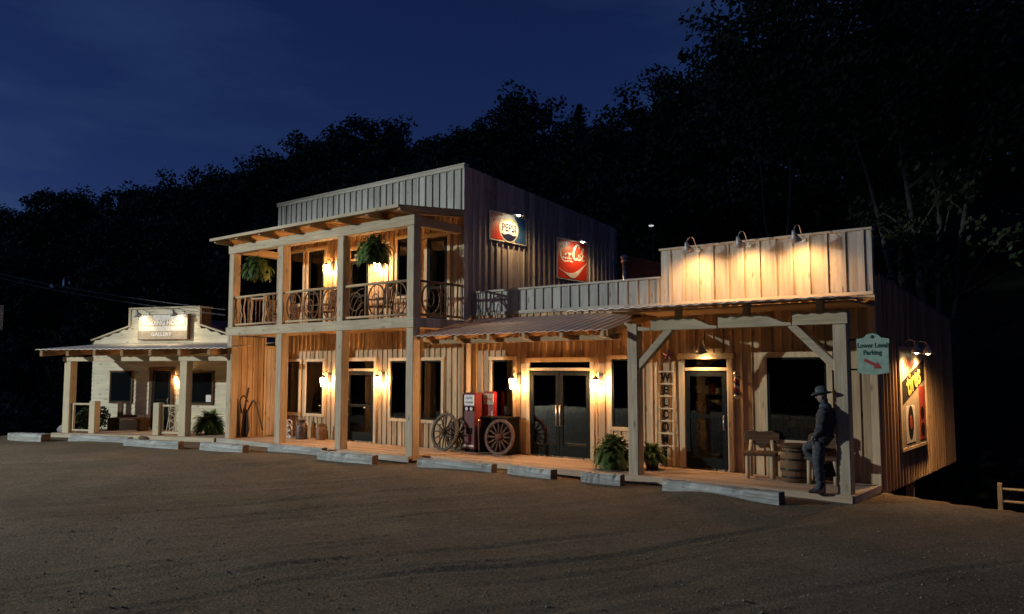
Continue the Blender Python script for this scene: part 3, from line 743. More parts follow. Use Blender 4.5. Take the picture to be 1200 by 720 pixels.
# tin roof of the middle porch
def corr(x0, x1, ya, za, yb, zb, pitch=.19, amp=.018, th=.012):
    """corrugated sheet: ribs run up the slope"""
    b = MB(); n = int((x1-x0)/pitch*4)
    for row, (yy, zz) in enumerate(((ya, za), (yb, zb))):
        for i in range(n+1):
            k = i % 4; d = amp if k in (1, 2) else 0
            b.v.append((x0+(x1-x0)*i/n, yy, zz+d))
        for i in range(n+1):
            k = i % 4; d = amp if k in (1, 2) else 0
            b.v.append((x0+(x1-x0)*i/n, yy, zz+d-th))
    w_ = n+1
    for i in range(n):
        b.f += [(i, i+1, 2*w_+i+1, 2*w_+i), (w_+i+1, w_+i, 3*w_+i, 3*w_+i+1), (w_+i, w_+i+1, i+1, i), (2*w_+i, 2*w_+i+1, 3*w_+i+1, 3*w_+i)]
    b.f += [(0, 2*w_, 3*w_, w_), (n, w_+n, 3*w_+n, 2*w_+n)]
    b.m = [0]*len(b.f); return b
TX0, TX1 = XR+.06, -8.62
corr(TX0, TX1, .02, 2.93, SY-.04, 3.44, pitch=.24, amp=.022).build('tin_roof', M['tin'], shop)
for i in range(6):
    x = TX0+.25+i*(TX1-TX0-.4)/5
    y0, y1 = .08, SY-.04; s = .51/2.09
    MB().ext([(x-.04, y0, 2.915+.015), (x-.04, y0, 2.80), (x-.04, y0+.16, 2.78), (x-.04, y1, 3.27), (x-.04, y1, 3.42)], (.08, 0, 0)).build('rafter', M['beam_y'], shop)
MB().box(TX0, TX1+.1, .34, .48, 2.74, 2.86).build('eave_beam', M['ceil'], shop, bevel=.01)
MB().ext([(TX1+.012, .0, 2.92), (TX1+.012, SY-.04, 3.43), (TX1+.012, SY-.04, 3.29), (TX1+.012, .0, 2.80)], (.03, 0, 0)).build('rake_board', M['ceil'], shop)
# right porch: posts, braces, scarfed beam and low roof
QY = .42
for x, zt in ((-8.26, 3.05), (-4.165, 2.90)):
    MB().box(x-.115, x+.115, QY, QY+.23, -.13, zt).build('post', M['post'], shop, bevel=.012)
b = MB()
def scarf(xa, xb, zl, zh):
    return [(xa, QY+.02, zl), (xb, QY+.02, zl), (xb, QY+.02, zl+.055), (xb-.15, QY+.02, zl+.07), (xb-.55, QY+.02, zh), (xa, QY+.02, zh)]
for xa, xb, zl in ((-7.84, -6.42, 2.90), (-6.40, -5.00, 2.905), (-4.98, -4.03, 2.91)):
    pts = scarf(xa, xb, zl, 3.14) if xa < -5 else [(xa, QY+.02, zl), (xb, QY+.02, zl), (xb, QY+.02, 3.14), (xa, QY+.02, 3.14)]
    b.ext(pts, (0, .19, 0))
b.ext([(-7.85, QY+.021, 2.90), (-8.13, QY+.021, 2.90), (-8.45, QY+.021, 3.03), (-8.45, QY+.021, 3.10), (-8.1, QY+.021, 2.985), (-7.85, QY+.021, 2.955)], (0, .18, 0))
b.build('porch_beam', M['beam_x'], shop, bevel=.008)
MB().bar((-8.22, QY+.11, 2.12), (-7.42, QY+.11, 2.93), .14, .15, up=(0,1,0)).build('brace', M['beam_x'], shop, bevel=.008)
MB().bar((-4.22, QY+.11, 2.12), (-5.02, QY+.11, 2.93), .14, .15, up=(0,1,0)).build('brace', M['beam_x'], shop, bevel=.008)
for x in (-7.25, -5.85, -4.50):
    MB().box(x-.06, x+.06, QY+.03, QY+.15, 3.142, 3.345).build('roof_strut', M['beam_x'], shop, bevel=.006)
corr(-9.3, -3.98, -.40, 3.31, SY-.06, 3.47, pitch=.24).build('porch_roof', M['tin_pale'], shop)
MB().box(-8.9, -4.03, .70, SY-.03, 3.30, 3.335).build('porch_ceiling', M['ceil'], shop)
# openings
window(shop, -13.42, -12.72, .74, 2.36, SY); window(shop, -9.78, -9.12, .80, 2.36, SY)
glass_door(shop, -12.16, -11.285, .03, 2.07, SY, handle=1, kick=.26, hl=.5); glass_door(shop, -11.275, -10.40, .03, 2.07, SY, handle=-1, kick=.26, hl=.5)
casing(shop, -12.18, -10.38, 0, 2.09, SY, transom=2.30)
glass_door(shop, -7.92, -6.98, .03, 2.07, SY, handle=1, mid=1.12, kick=.22, hl=.3)
casing(shop, -7.94, -6.96, 0, 2.09, SY, transom=2.34, trim=.13)
window(shop, -6.10, -4.92, .72, 2.36, SY, trim=.11)
for x in (-8.66, -12.45):
    pass

room(shop, XR+.1, SX-.16, SY+.13, 6.4, .03, 3.2, 63, (-13.0, -11.9, -10.6, -9.4, -8.0, -6.6, -5.4))

# ------------------------------------------------------------------ boardwalk
bw_ = MB()
dk1 = grooved(-22.75, XR, -.1, 1.73, 0).build('boardwalk', [M['deck']]); struct(dk1)
dk2 = grooved(XR+.003, -4.02, .40, 2.03, -.003).build('boardwalk', M['deck']); struct(dk2)
f = MB().box(-22.75, XR, -.135, -.102, -.14, -.004).build('deck_fascia', M['fascia'], dk1, bevel=.004, world=False)
f = MB().box(XR+.003, -4.02, .362, .398, -.14, -.006).build('deck_fascia', M['deck'], dk2, bevel=.004, world=False)
f = MB().box(-4.018, -3.985, .40, 2.03, -.14, -.006).build('deck_fascia', M['fascia'], dk2, bevel=.004, world=False)

# ------------------------------------------------------------------ lamps
def lantern(name, label, loc, rz=0, group='wall lanterns'):
    """loc: point on the wall at the middle of the glass; local -y points out of the wall"""
    t = thing(name, label, 'wall lamp', loc, rz, group)
    MB().box(-.06, .06, -.02, .03, .0, .30).build('back_plate', M['metal_dk'], t, bevel=.006, world=False)
    MB().tube(smoothpts([(0,-.02,.24),(0,-.13,.34),(0,-.235,.30),(0,-.24,.22)], 4), .011, 8).build('arm', M['metal_dk'], t, smooth=True, world=False)
    MB().lathe([(.0,.235),(.03,.225),(.055,.19),(.115,.155),(.115,.147),(.0,.147)], 12, (0,-.24,0)).build('cap', M['metal_dk'], t, world=False)
    MB().lathe([(.0,-.11),(.058,-.108),(.08,.0),(.086,.143),(.0,.144)], 12, (0,-.24,0)).build('glass_shade', M['lantern_glow'], t, smooth=True, world=False)
    b = MB()
    for k in range(4):
        a = math.pi/4+k*math.pi/2; c, s = math.cos(a), math.sin(a)
        b.tube([(c*.068, -.24+s*.068, -.115), (c*.094, -.24+s*.094, .147)], .006, 5)
    b.lathe([(.0,-.15),(.02,-.14),(.068,-.13),(.068,-.111),(.0,-.111)], 12, (0,-.24,0))
    b.build('cage', M['metal_dk'], t, world=False)
    return t
for (x, y, z, lab) in (
    (-19.71, YW-.03, 1.72, 'glowing wall lantern between the paired ground floor windows and a post, above the milk cans'),
    (-17.27, YW-.03, 1.75, 'glowing wall lantern just right of the ground floor store door'),
    (-19.66, YW-.03, 5.16, 'glowing balcony wall lantern beside the narrow upstairs door, nearer the building end'),
    (-17.36, YW-.03, 5.05, 'glowing balcony wall lantern partly below the dark hanging fern'),
    (-12.55, SY-.03, 1.74, 'glowing wall lantern left of the double glass doors, above the wagon wheel'),
    (-10.08, SY-.03, 1.73, 'glowing wall lantern right of the double glass doors, above the fern')):
    lantern('wall_lantern', lab, (x, y, z))

def gooseneck(label, loc, rz=0, reach=.42, rise=.22, tilt=35, power=22, group=None, color=WARM, cone=105, bulb='bulb', size=1.0):
    """barn light: loc = wall foot of the arm, local -y is away from the wall"""
    t = thing('gooseneck_lamp', label, 'wall lamp', loc, rz, group)
    MB().lathe([(.0,0),(.05,0),(.05,.02),(.0,.02)], 12, (0,0,0), axis=(0,-1,0)).build('wall_plate', M['shade'], t, world=False)
    arm = smoothpts([(0,-.01,0),(0,-.1,.06),(0,-reach*.45,rise),(0,-reach*.8,rise*.9),(0,-reach,rise*.35)], 5)
    MB().tube(arm, .013*size, 8).build('arm', M['shade'], t, smooth=True, world=False)
    ax = Vector((0, math.sin(R(tilt)), -math.cos(R(tilt)))).normalized()
    c = Vector((0, -reach, rise*.35))
    MB().lathe([(.03*size,-.02),(.045*size,.04),(.06*size,.08),(.15*size,.19),(.155*size,.19),(.066*size,.075),(.05*size,.035),(.035*size,-.025)], 18, c, axis=ax).build('lamp_shade', M['shade'], t, smooth=True, world=False)
    bo = MB().ball((0,0,0), .06*size, .06*size, .06*size, 12, 8).build('bulb', M[bulb], t, smooth=True, world=False)
    bo.location = c + ax*.165
    l = bpy.data.lights.new('lamp_beam', 'SPOT'); l.energy = power; l.color = color; l.spot_size = R(cone); l.spot_blend = .9; l.shadow_soft_size = .035
    lo = bpy.data.objects.new('lamp_beam', l); COL.objects.link(lo); lo.parent = t
    lo.location = c + ax*.24
    lo.rotation_euler = ax.to_track_quat('-Z', 'Y').to_euler()
    return t
# three on the tall false front: arms rise from the coping
for x, lab in ((-7.55, 'gooseneck lamp on the tall false front, the one nearest its stepped end'),
               (-6.41, 'gooseneck lamp in the middle of the row on the tall false front'),
               (-5.28, 'gooseneck lamp on the tall false front, the one nearest the building corner')):
    gooseneck(lab, (x, SY-.06, 4.70), reach=.58, rise=.24, tilt=26, color=(1,.46,.135), power=118, group='gooseneck lamps along the false front', cone=150, size=.86)
gooseneck('gooseneck lamp glowing above the single glass door', (-7.43, SY-.03, 2.60), reach=.30, rise=.16, tilt=18, power=70, cone=140, size=.85)

# ------------------------------------------------------------------ soda signs on the tall side wall (they face +x)
sg = thing('soda_sign', 'red, white and blue soda sign with bottle cap oval on the upper side wall', 'sign', (XR+.05, 3.66, 6.13), R(90))
W2, H2 = .84, .415
b = MB(); b.box(-W2, W2, -.025, .0, -H2, H2); b.build('board', M['white'], sg, bevel=.004, world=False)
MB().box(-W2+.05, -.28, -.031, -.0255, -H2+.045, H2-.045).build('red_field', M['red_sign'], sg, world=False)
MB().box(.28, W2-.05, -.031, -.0255, -H2+.045, H2-.045).build('blue_field', M['blue_sign'], sg, world=False)
def disc(rx, rz, y, cx=0, cz=0, a0=0, a1=2*math.pi, n=40):
    return [(cx+rx*math.cos(a0+(a1-a0)*i/n), y, cz+rz*math.sin(a0+(a1-a0)*i/n)) for i in range(n if a1-a0 > 6.2 else n+1)]
MB().ext(disc(.44, .405, -.0315), (0, -.005, 0)).build('cap_oval', M['white'], sg, world=False)
pts = disc(.40, .365, -.037, 0, 0, math.pi*1.16, math.pi*1.84, 20)
top = smoothpts([(pts[-1][0], -.037, pts[-1][2]), (.18, -.037, -.19), (.0, -.037, -.15), (-.18, -.037, -.19), (pts[0][0], -.037, pts[0][2])], 5)[1:-1]
MB().ext([Vector(p) for p in pts]+list(top), (0, -.004, 0)).build('cap_wave', M['navy'], sg, world=False)
text('lettering', 'PEPSI', .30, M['navy'], sg, (0, -.038, .0), depth=.004, bold=.006, sx=.95)
gooseneck('small lamp over the red, white and blue soda sign', (XR+.035, 3.70, 6.63), R(90), reach=.40, rise=.10, tilt=10, power=78, cone=156, group='lamps over the soda signs', bulb='bulb_white', color=(1,.62,.28))

sc_ = thing('soda_sign', 'square red soda sign with white script and a white wave on the upper side wall', 'sign', (XR+.05, 6.88, 5.56), R(90))
W2, H2 = .85, .64
MB().box(-W2, W2, -.025, 0, -H2, H2).build('board', M['white'], sc_, bevel=.004, world=False)
MB().box(-W2+.045, W2-.045, -.031, -.0255, -H2+.04, H2-.04).build('red_field', M['red_sign'], sc_, world=False)
def ribbon(b, pts, wd, y=-.034):
    P = smoothpts([(x, y, z) for x, z in pts], 6); n = len(P)
    base = len(b.v)
    for i, p in enumerate(P):
        d = (P[min(i+1, n-1)]-P[max(i-1, 0)]); d.normalize()
        nrm = Vector((-d.z, 0, d.x)); ww = wd*(.75+.5*abs(d.z))
        b.v += [tuple(p+nrm*ww/2), tuple(p-nrm*ww/2)]
    for i in range(n-1):
        b.f.append((base+2*i, base+2*i+1, base+2*i+3, base+2*i+2)); b.m.append(0)
def script_marks(parent, mat, x0, x1, z, h, y, n):
    """a line of small looping brush marks, too small to read"""
    q = MB(); r = random.Random(int((x1-x0)*1000+n)); P = []
    for i in range(n*2+1):
        P.append((x0+(x1-x0)*i/(n*2)+r.uniform(-.2, .2)*h*.4, z+(h*r.uniform(.25, .5) if i % 2 else -h*r.uniform(.25, .5))))
    ribbon(q, P, h*.16, y); q.build('lettering', mat, parent, world=False)
script_marks(sg, M['gold'], -.24, .24, .22, .11, -.040, 7)
b = MB()
def glyph(kind, ox, oz, s):
    sh = lambda x, z: (ox+(x+z*.22)*s, oz+z*s)
    G = {'C': [[(.62,.78),(.55,.95),(.35,1.0),(.12,.75),(.05,.4),(.2,.08),(.45,.05),(.65,.25)]],
         'o': [[(.22,.5),(.04,.35),(.05,.1),(.22,.02),(.38,.15),(.36,.4),(.22,.5),(.4,.48),(.5,.5)]],
         'c': [[(.36,.42),(.22,.5),(.05,.35),(.06,.1),(.22,.02),(.42,.14)]],
         'a': [[(.36,.42),(.2,.5),(.04,.33),(.06,.08),(.2,.03),(.36,.2),(.38,.48),(.36,.1),(.48,.05)]],
         'l': [[(.08,.3),(.28,.8),(.26,1.0),(.15,.85),(.1,.3),(.14,.05),(.3,.08)]],
         '-': [[(.02,.3),(.2,.33)]]}[kind]
    for st in G: ribbon(b, [sh(*q) for q in st], .055*s/.42)
x = -.72
for k, wdt, s in (('C',.60,.42),('o',.38,.36),('c',.34,.36),('a',.40,.36),('-',.16,.36),('C',.60,.50),('o',.38,.36),('l',.24,.42),('a',.4,.36)):
    glyph(k, x, .02, s); x += wdt*s*.97
ribbon(b, [(-.62,.0),(-.45,-.07),(-.2,-.04),(.0,-.06)], .05)
b.build('lettering', M['white'], sc_, world=False)
wv = []
for i in range(25):
    t = i/24; xx = -.80+1.6*t; wv.append((xx, -.038, -.30-.16*math.sin(t*math.pi*1.15)+.22*t*t))
lo_ = [(p[0], -.038, p[2]-(.02+.16*math.sin(math.pi*min(1, (1-i/24)*1.15))**2)) for i, p in enumerate(wv)]
b = MB(); n = len(wv); b.v = wv+lo_
for i in range(n-1): b.f.append((i, i+1, n+i+1, n+i)); b.m.append(0)
b.build('wave', M['white'], sc_, world=False)
gooseneck('small lamp over the square red soda sign', (XR+.035, 6.98, 6.28), R(90), reach=.40, rise=.10, tilt=10, power=78, cone=156, group='lamps over the soda signs', bulb='bulb_white', color=(1,.62,.28))

# ------------------------------------------------------------------ tires board on the shop's side wall
tb = thing('advert_board', 'tall cream advert board lettered tires on the shop side wall', 'sign', (SX+.05, 4.75, 1.53), R(90))
W2, H2 = 1.12, 1.0
MB().box(-W2, W2, -.03, 0, -H2, H2).build('board', M['cream'], tb, bevel=.004, world=False)
b = MB()
for a in ((-W2-.03, W2+.03, H2+.002, H2+.06), (-W2-.03, W2+.03, -H2-.06, -H2-.002)): b.box(a[0], a[1], -.04, 0, a[2], a[3])
b.box(-W2-.06, -W2-.002, -.04, 0, -H2, H2); b.box(W2+.002, W2+.06, -.04, 0, -H2, H2)
b.build('frame', M['trim'], tb, world=False)
MB().ext([(-1.0,-.032,-.12),(1.0,-.032,.36),(1.0,-.032,.82),(-1.0,-.032,.34)], (0,-.004,0)).build('band', M['black'], tb, world=False)
tx = text('lettering', 'tires', .62, M['gold'], tb, (0, -.040, .36), depth=.004, bold=.012, sx=1.12); tx.rotation_euler = (R(90), R(-13.5), 0)
script_marks(tb, M['arrow'], -.85, .15, .72, .22, -.036, 7)
MB().box(-.80, .02, -.036, -.032, -.92, -.16).build('picture_panel', M['sign_grey'], tb, world=False)
MB().ext(disc(.24, .34, -.0375, -.38, -.50), (0,-.003,0)).build('tyre_picture', M['black'], tb, world=False)
MB().ext(disc(.10, .15, -.0415, -.38, -.50), (0,-.003,0)).build('tyre_picture', M['arrow'], tb, world=False)
MB().box(.44, .98, -.036, -.032, -.92, .22).build('red_panel', M['arrow'], tb, world=False)
for z in (-.7, -.35): MB().ext(disc(.17, .14, -.0375, .70, z), (0,-.003,0)).build('tyre_picture', M['black'], tb, world=False)
for y, lab in ((3.95, 'small lamp over the tires board, the one nearer the porch'), (5.0, 'small lamp over the tires board, the one nearer the back')):
    gooseneck(lab, (SX+.03, y, 2.60), R(90), reach=.30, rise=.12, tilt=0, power=225, cone=168, size=.8, group='lamps over the tires board')

# ------------------------------------------------------------------ parking sign hung at the porch corner
ps = thing('hanging_sign', 'pale green Lower Level Parking sign with a red arrow at the porch corner', 'sign', (-3.67, .55, 2.36))
SG = .87
o2 = [(x*SG, z*SG) for x, z in [(-.29,-.34),(.0,-.385),(.29,-.34),(.29,.22),(.31,.24),(.31,.32),(.24,.33),(.17,.34),(.09,.41),(.0,.43),(-.09,.41),(-.17,.34),(-.24,.33),(-.31,.32),(-.31,.24),(-.29,.22)]]
MB().ext([(x, -.012, z) for x, z in o2], (0,.024,0)).build('board', M['mint'], ps, world=False)
text('lettering', 'Lower Level', .112, M['green_txt'], ps, (0, -.014, .165), depth=.004, bold=.003, sx=.86)
text('lettering', 'Parking', .112, M['green_txt'], ps, (0, -.014, .045), depth=.004, bold=.003, sx=.9)
ar = [(-.17,.03),(.05,.03),(.05,.075),(.18,.0),(.05,-.075),(.05,-.03),(-.17,-.03)]
c, s = math.cos(R(-28)), math.sin(R(-28))
MB().ext([((x*c-z*s)*.9, -.016, -.145+(x*s+z*c)*.9) for x, z in ar], (0,.003,0)).build('arrow', M['arrow'], ps, world=False)

for z in (.27, -.24): MB().bar((-.42,.03,z),(.2,.03,z),.02,.03).build('bracket', M['metal_dk'], ps, world=False)
MB().ball((0,-.018,.315), .03, .012, .03, 10, 6).build('emblem', M['green_txt'], ps, world=False)

for i, x in enumerate((-6.0, -5.83, -5.62, -5.5, -5.24, -5.08)):
    hh = (.16, .2, .15, .22, .17, .2)[i]
    o = MB().lathe([(.0,0),(.05,.0),(.055,.03),(.05,hh*.6),(.02,hh*.8),(.022,hh),(.0,hh)], 12).build('bottle', M['white'], smooth=True); o.location = (x, SY+.20, .76)
    tag(o, 'small pale bottle standing inside the big shop window', 'bottle', 'bottles inside the big shop window')
o = MB().box(-6.12, -4.90, SY+.135, SY+.30, .70, .758).build('window_shelf', M['dark_wood'], shop)

# ------------------------------------------------------------------ welcome ladder, star and barber pole
ld = thing('ladder_sign', 'wooden ladder with the letters WELCOME between its rungs, against the shop wall', 'sign', (-8.38, SY-.10, 0))
for s in (-1, 1):
    MB().bar((s*.21,-.05,.02),(s*.21,.03,2.30),.045,.06).build('rail', M['log'], ld, bevel=.006, world=False)
for i in range(8):
    z = .18+i*.27; MB().bar((-.20,-.045+.035*z,z),(.20,-.045+.035*z,z),.035,.035).build('rung', M['trim_x'], ld, bevel=.005, world=False)
    if i < 7: text('letter', 'WELCOME'[6-i], .26, M['black'], ld, (0, -.05+.035*z, z+.135), depth=.008, bold=.008, sx=.8)
st = MB(); P = []
for i in range(10):
    r_ = .17 if i % 2 == 0 else .07; a = math.pi/2+i*math.pi/5; P.append((r_*math.cos(a), 0, r_*math.sin(a)))
st.v = P+[(0,-.05,0),(0,.0,0)]
for i in range(10): st.f += [(i, (i+1) % 10, 10), ((i+1) % 10, i, 11)]
st.m = [i % 2 for i in range(10) for _ in (0, 1)]
so_ = st.build('metal_star', [M['arrow'], M['blue_sign']]); so_.location = (-8.32, SY-.06, 2.44)
tag(so_, 'small red and blue metal star above the welcome ladder', 'wall ornament')
bp_ = thing('barber_pole', 'striped barber pole on the wall beside the single glass door', 'barber pole', (-6.70, SY-.17, 1.50))
m, t, p = base_mat('barber_stripes', .3, 0, .5)
tc_ = nn(t, 'ShaderNodeTexCoord'); sp_ = nn(t, 'ShaderNodeSeparateXYZ'); t.links.new(tc_.outputs['Object'], sp_.inputs[0])
at = nn(t, 'ShaderNodeMath', operation='ARCTAN2'); t.links.new(sp_.outputs[1], at.inputs[0]); t.links.new(sp_.outputs[0], at.inputs[1])
m1 = nn(t, 'ShaderNodeMath', operation='MULTIPLY_ADD'); m1.inputs[1].default_value = .159; t.links.new(at.outputs[0], m1.inputs[0])
m0 = nn(t, 'ShaderNodeMath', operation='MULTIPLY'); m0.inputs[1].default_value = 5.2; t.links.new(sp_.outputs[2], m0.inputs[0]); t.links.new(m0.outputs[0], m1.inputs[2])
fr = nn(t, 'ShaderNodeMath', operation='FRACT'); t.links.new(m1.outputs[0], fr.inputs[0])
cr = nn(t, 'ShaderNodeValToRGB'); cr.color_ramp.interpolation = 'CONSTANT'; e = cr.color_ramp.elements
e[0].color = (.6,.58,.55,1); e[1].position = .35; e[1].color = (.03,.05,.16,1); x3 = e.new(.62); x3.color = (.35,.03,.03,1)
t.links.new(fr.outputs[0], cr.inputs['Fac']); t.links.new(cr.outputs['Color'], p.inputs['Base Color'])
MB().lathe([(.062,.09),(.062,.49)], 18).build('striped_tube', m, bp_, smooth=True, world=False)
b = MB(); b.lathe([(.0,.60),(.04,.58),(.075,.53),(.078,.49),(.0,.49)], 18); b.build('cap', M['steel'], bp_, smooth=True, world=False)
MB().lathe([(.0,.089),(.078,.089),(.075,.05),(.04,.01),(.0,-.01)], 18).build('base', M['steel'], bp_, smooth=True, world=False)
b = MB(); b.box(-.02,.02,.05,.17,.11,.15); b.box(-.02,.02,.05,.17,.44,.48); b.build('bracket', M['metal_dk'], bp_, world=False)

# ------------------------------------------------------------------ vending machines
def vending(label, x, y, body, wd, dp, h, kind):
    t = thing('vending_machine', label, 'vending machine', (x, y, 0))
    MB().box(-wd/2, wd/2, 0, dp, .06, h).build('cabinet', body, t, bevel=.03, world=False)
    MB().box(-wd/2+.03, wd/2-.03, .02, dp-.02, 0, .058).build('plinth', M['black'], t, world=False)
    MB().box(-wd/2+.03, wd/2-.03, -.012, .0-.001, h-.33, h-.06).build('header_panel', M['white'] if kind else M['cream'], t, bevel=.004, world=False)
    if kind:
        script_marks(t, M['blue_sign'], -.12, .12, h-.14, .07, -.014, 5); script_marks(t, M['blue_sign'], -.13, .13, h-.25, .07, -.014, 6)
        MB().box(-wd/2+.02, wd/2-.02, -.010, -.001, h-.47, h-.36).build('dial_strip', M['black'], t, world=False)
        for s in (-.08, .08): MB().lathe([(.0,.012),(.045,.012),(.045,0),(0,0)], 14, (s,-.010,h-.415), axis=(0,-1,0)).build('dial', M['white'], t, world=False)
        MB().box(-.10,.10,-.02,-.001,.46,.62).build('coin_box', M['black'], t, bevel=.006, world=False)
        MB().box(-wd/2+.03,wd/2-.03,-.02,-.001,.14,.18).build('kick_trim', M['steel'], t, world=False)
    else:
        script_marks(t, M['arrow'], -.14, .14, h-.195, .09, -.014, 6)
        MB().box(-.12,.12,-.014,-.001,.5,.62).build('bottle_slot', M['black'], t, bevel=.005, world=False)
        MB().box(wd/2-.08,wd/2-.05,-.02,-.001,.75,1.05).build('pull_handle', M['steel'], t, bevel=.005, world=False)
vending('narrow maroon vending machine with a white header, behind the smaller wagon wheel', -13.78, 1.62, M['maroon'], .40, .34, 1.52, 1)
vending('bright red soda machine with a cream header, beside the black trunk', -13.36, 1.90, M['red'], .38, .12, 1.55, 0)

# ------------------------------------------------------------------ wagon wheels and trunk
def wheel(label, r, mat, loc, rot, spokes=14):
    t = thing('wagon_wheel', label, 'wagon wheel', loc); t.rotation_euler = rot
    b = MB(); P = [(r-.07,-.03),(r,-.03),(r,.03),(r-.07,.03)]; n = 40
    for i in range(n):
        a = 2*math.pi*i/n
        for rr, d in P: b.v.append((rr*math.cos(a), d, rr*math.sin(a)))
    for i in range(n):
        for k in range(4):
            b.f.append((i*4+k, i*4+(k+1) % 4, ((i+1) % n)*4+(k+1) % 4, ((i+1) % n)*4+k)); b.m.append(0)
    b.build('rim', mat, t, world=False)
    MB().lathe([(.0,-.12),(.05,-.12),(.075,-.07),(.085,0),(.075,.07),(.0,.08)], 14, axis=(0,1,0)).build('hub', mat, t, smooth=True, world=False)
    for i in range(spokes):
        a = 2*math.pi*i/spokes; c, s = math.cos(a), math.sin(a)
        MB().tube([(c*.07,0,s*.07),(c*.2,0,s*.2),(c*(r-.068),0,s*(r-.068))], [.018,.024,.017], 7).build('spoke', mat, t, smooth=True, world=False)
    return t
wheel('grey weathered wagon wheel leaning in front of the porch window wall', .49, M['wheel_d'], (-14.42, 1.38, .50), (R(-10), 0, R(-4)), 12)
wheel('smaller grey wagon wheel half hidden behind the bigger grey wheel', .40, M['wheel_d'], (-14.22, 1.68, .41), (R(-10), 0, R(4)), 12)
wheel('reddish wagon wheel leaning on the black trunk', .44, M['wheel'], (-12.60, 1.42, .455), (R(-9), 0, R(3)), 14)
tk = thing('trunk', 'black trunk with a pale metal edge behind the reddish wagon wheel', 'trunk', (-12.88, 1.55, 0))
MB().box(-.45,.42,0,.5,.04,.86).build('chest', M['black'], tk, bevel=.015, world=False)
MB().box(-.47,.44,-.015,.51,.862,.93).build('lid', M['black'], tk, bevel=.015, world=False)
b = MB(); b.tube(smoothpts([(-.47,-.03,.06),(-.49,-.03,.5),(-.47,-.03,.86)],4), .022, 8); b.build('edge_band', M['steel'], tk, smooth=True, world=False)

# ------------------------------------------------------------------ milk cans and small things on the left porch
def milk_can(label, x, y, mat, s=1.0):
    t = thing('milk_can', label, 'milk can', (x, y, 0))
    MB().lathe([(.0,0),(.165*s,0),(.17*s,.02),(.17*s,.36*s),(.15*s,.42*s),(.10*s,.47*s),(.095*s,.52*s),(.0,.52*s)], 18).build('can', mat, t, smooth=True, world=False)
    MB().lathe([(.0,.522*s),(.12*s,.522*s),(.125*s,.56*s),(.05*s,.585*s),(.0,.59*s)], 18).build('lid', mat, t, smooth=True, world=False)
    for q in (-1, 1):
        MB().tube(smoothpts([(q*.15*s,0,.40*s),(q*.21*s,0,.42*s),(q*.2*s,0,.34*s),(q*.165*s,0,.32*s)],3), .012, 6).build('handle', mat, t, smooth=True, world=False)
milk_can('dark milk can with ear handles below the right of the paired windows', -20.28, 1.25, noisy('tarnished_can', (.06,.05,.05), (.12,.095,.085), 8, .5, .5), 1.05)
milk_can('dark milk can half hidden behind the front one below the paired windows', -20.62, 1.5, bpy.data.materials['tarnished_can'], .98)
milk_can('rusty brown milk can standing alone below the wall lantern', -19.62, 1.45, noisy('rusty_can', (.15,.085,.05), (.24,.14,.085), 8, .6, .3), .86)
ws = thing('scroll_stand', 'small white scrolled metal stand below the leftmost ground floor window', 'plant stand', (-21.12, 1.42, 0))
for i in range(3):
    z = .06+i*.17
    MB().tube(smoothpts([(-.12,0,z+.11),(-.02,0,z+.14),(.09,0,z+.10),(.10,0,z+.03),(.02,0,z-.01),(-.05,0,z+.03)],4), .016, 7).build('scroll', M['white'], ws, smooth=True, world=False)
MB().box(-.14,-.115,-.02,.02,0,.54).build('upright', M['white'], ws, world=False); MB().box(-.16,.14,-.03,.03,0,.03).build('foot', M['white'], ws, world=False)
pl = thing('antique_plow', 'dark antique walking plow with curved handles by the end porch post', 'plow', (-22.0, .42, 0))
b = MB()
b.tube(smoothpts([(-.15,0,.08),(-.12,0,.5),(-.02,.0,1.05),(.05,.05,1.55)],4), [.05]*4+[.045]*4+[.03]*5, 8)
b.tube(smoothpts([(-.10,.1,.75),(.18,.15,1.15),(.42,.18,.75),(.62,.2,.25)],4), .028, 8)
b.build('handle', M['dark_wood_z'], pl, smooth=True, world=False)
b = MB(); b.ext([(-.28,.02,.02),(.02,.02,.02),(.12,.02,.3),(.02,.02,.85),(-.2,.02,.9)], (0,.06,0)); b.build('share', M['metal_dk'], pl, bevel=.01, world=False)
MB().tube(smoothpts([(-.25,.03,.75),(-.3,-.02,1.1),(-.1,-.02,1.3),(.05,.05,1.1)],4), .02, 7).build('chain_hook', M['metal_dk'], pl, smooth=True, world=False)

# ------------------------------------------------------------------ ferns
def fern_mesh(n, length, droop, seed, up=1.0, base_r=.08):
    r = random.Random(seed); b = MB()
    for i in range(n):
        a = r.uniform(0, 2*math.pi); el = r.uniform(-.1, 1.45)*up; Ln = length*r.uniform(.65, 1.1)
        d = Vector((math.cos(a)*math.cos(el), math.sin(a)*math.cos(el), math.sin(el)))
        p = Vector((math.cos(a)*base_r*r.random(), math.sin(a)*base_r*r.random(), 0)); P = [p.copy()]; k = 14
        for j in range(k):
            p = p + d*(Ln/k); d = (d + Vector((0, 0, -droop*(.4+1.2*j/k)/k*2))).normalized(); P.append(p.copy())
        side0 = Vector((-math.sin(a), math.cos(a), 0))
        for j in range(1, k+1):
            t = j/k; wl = .115*length/.6*math.sin(math.pi*min(1, .18+t*.8))**.8
            dd = (P[j]-P[j-1]).normalized()
            for sgn in (-1, 1):
                for h in (0, .5):
                    q = P[j-1].lerp(P[j], h); s = side0*sgn + dd*.55 + Vector((0,0,r.uniform(-.3,.1))); s.normalize()
                    wdv = dd*(Ln/k*.30); tip = q + s*wl*r.uniform(.8, 1.15)
                    b.add([q-wdv, q+wdv, tip+wdv*.25, tip-wdv*.35], [(0,1,2,3)])
    return b
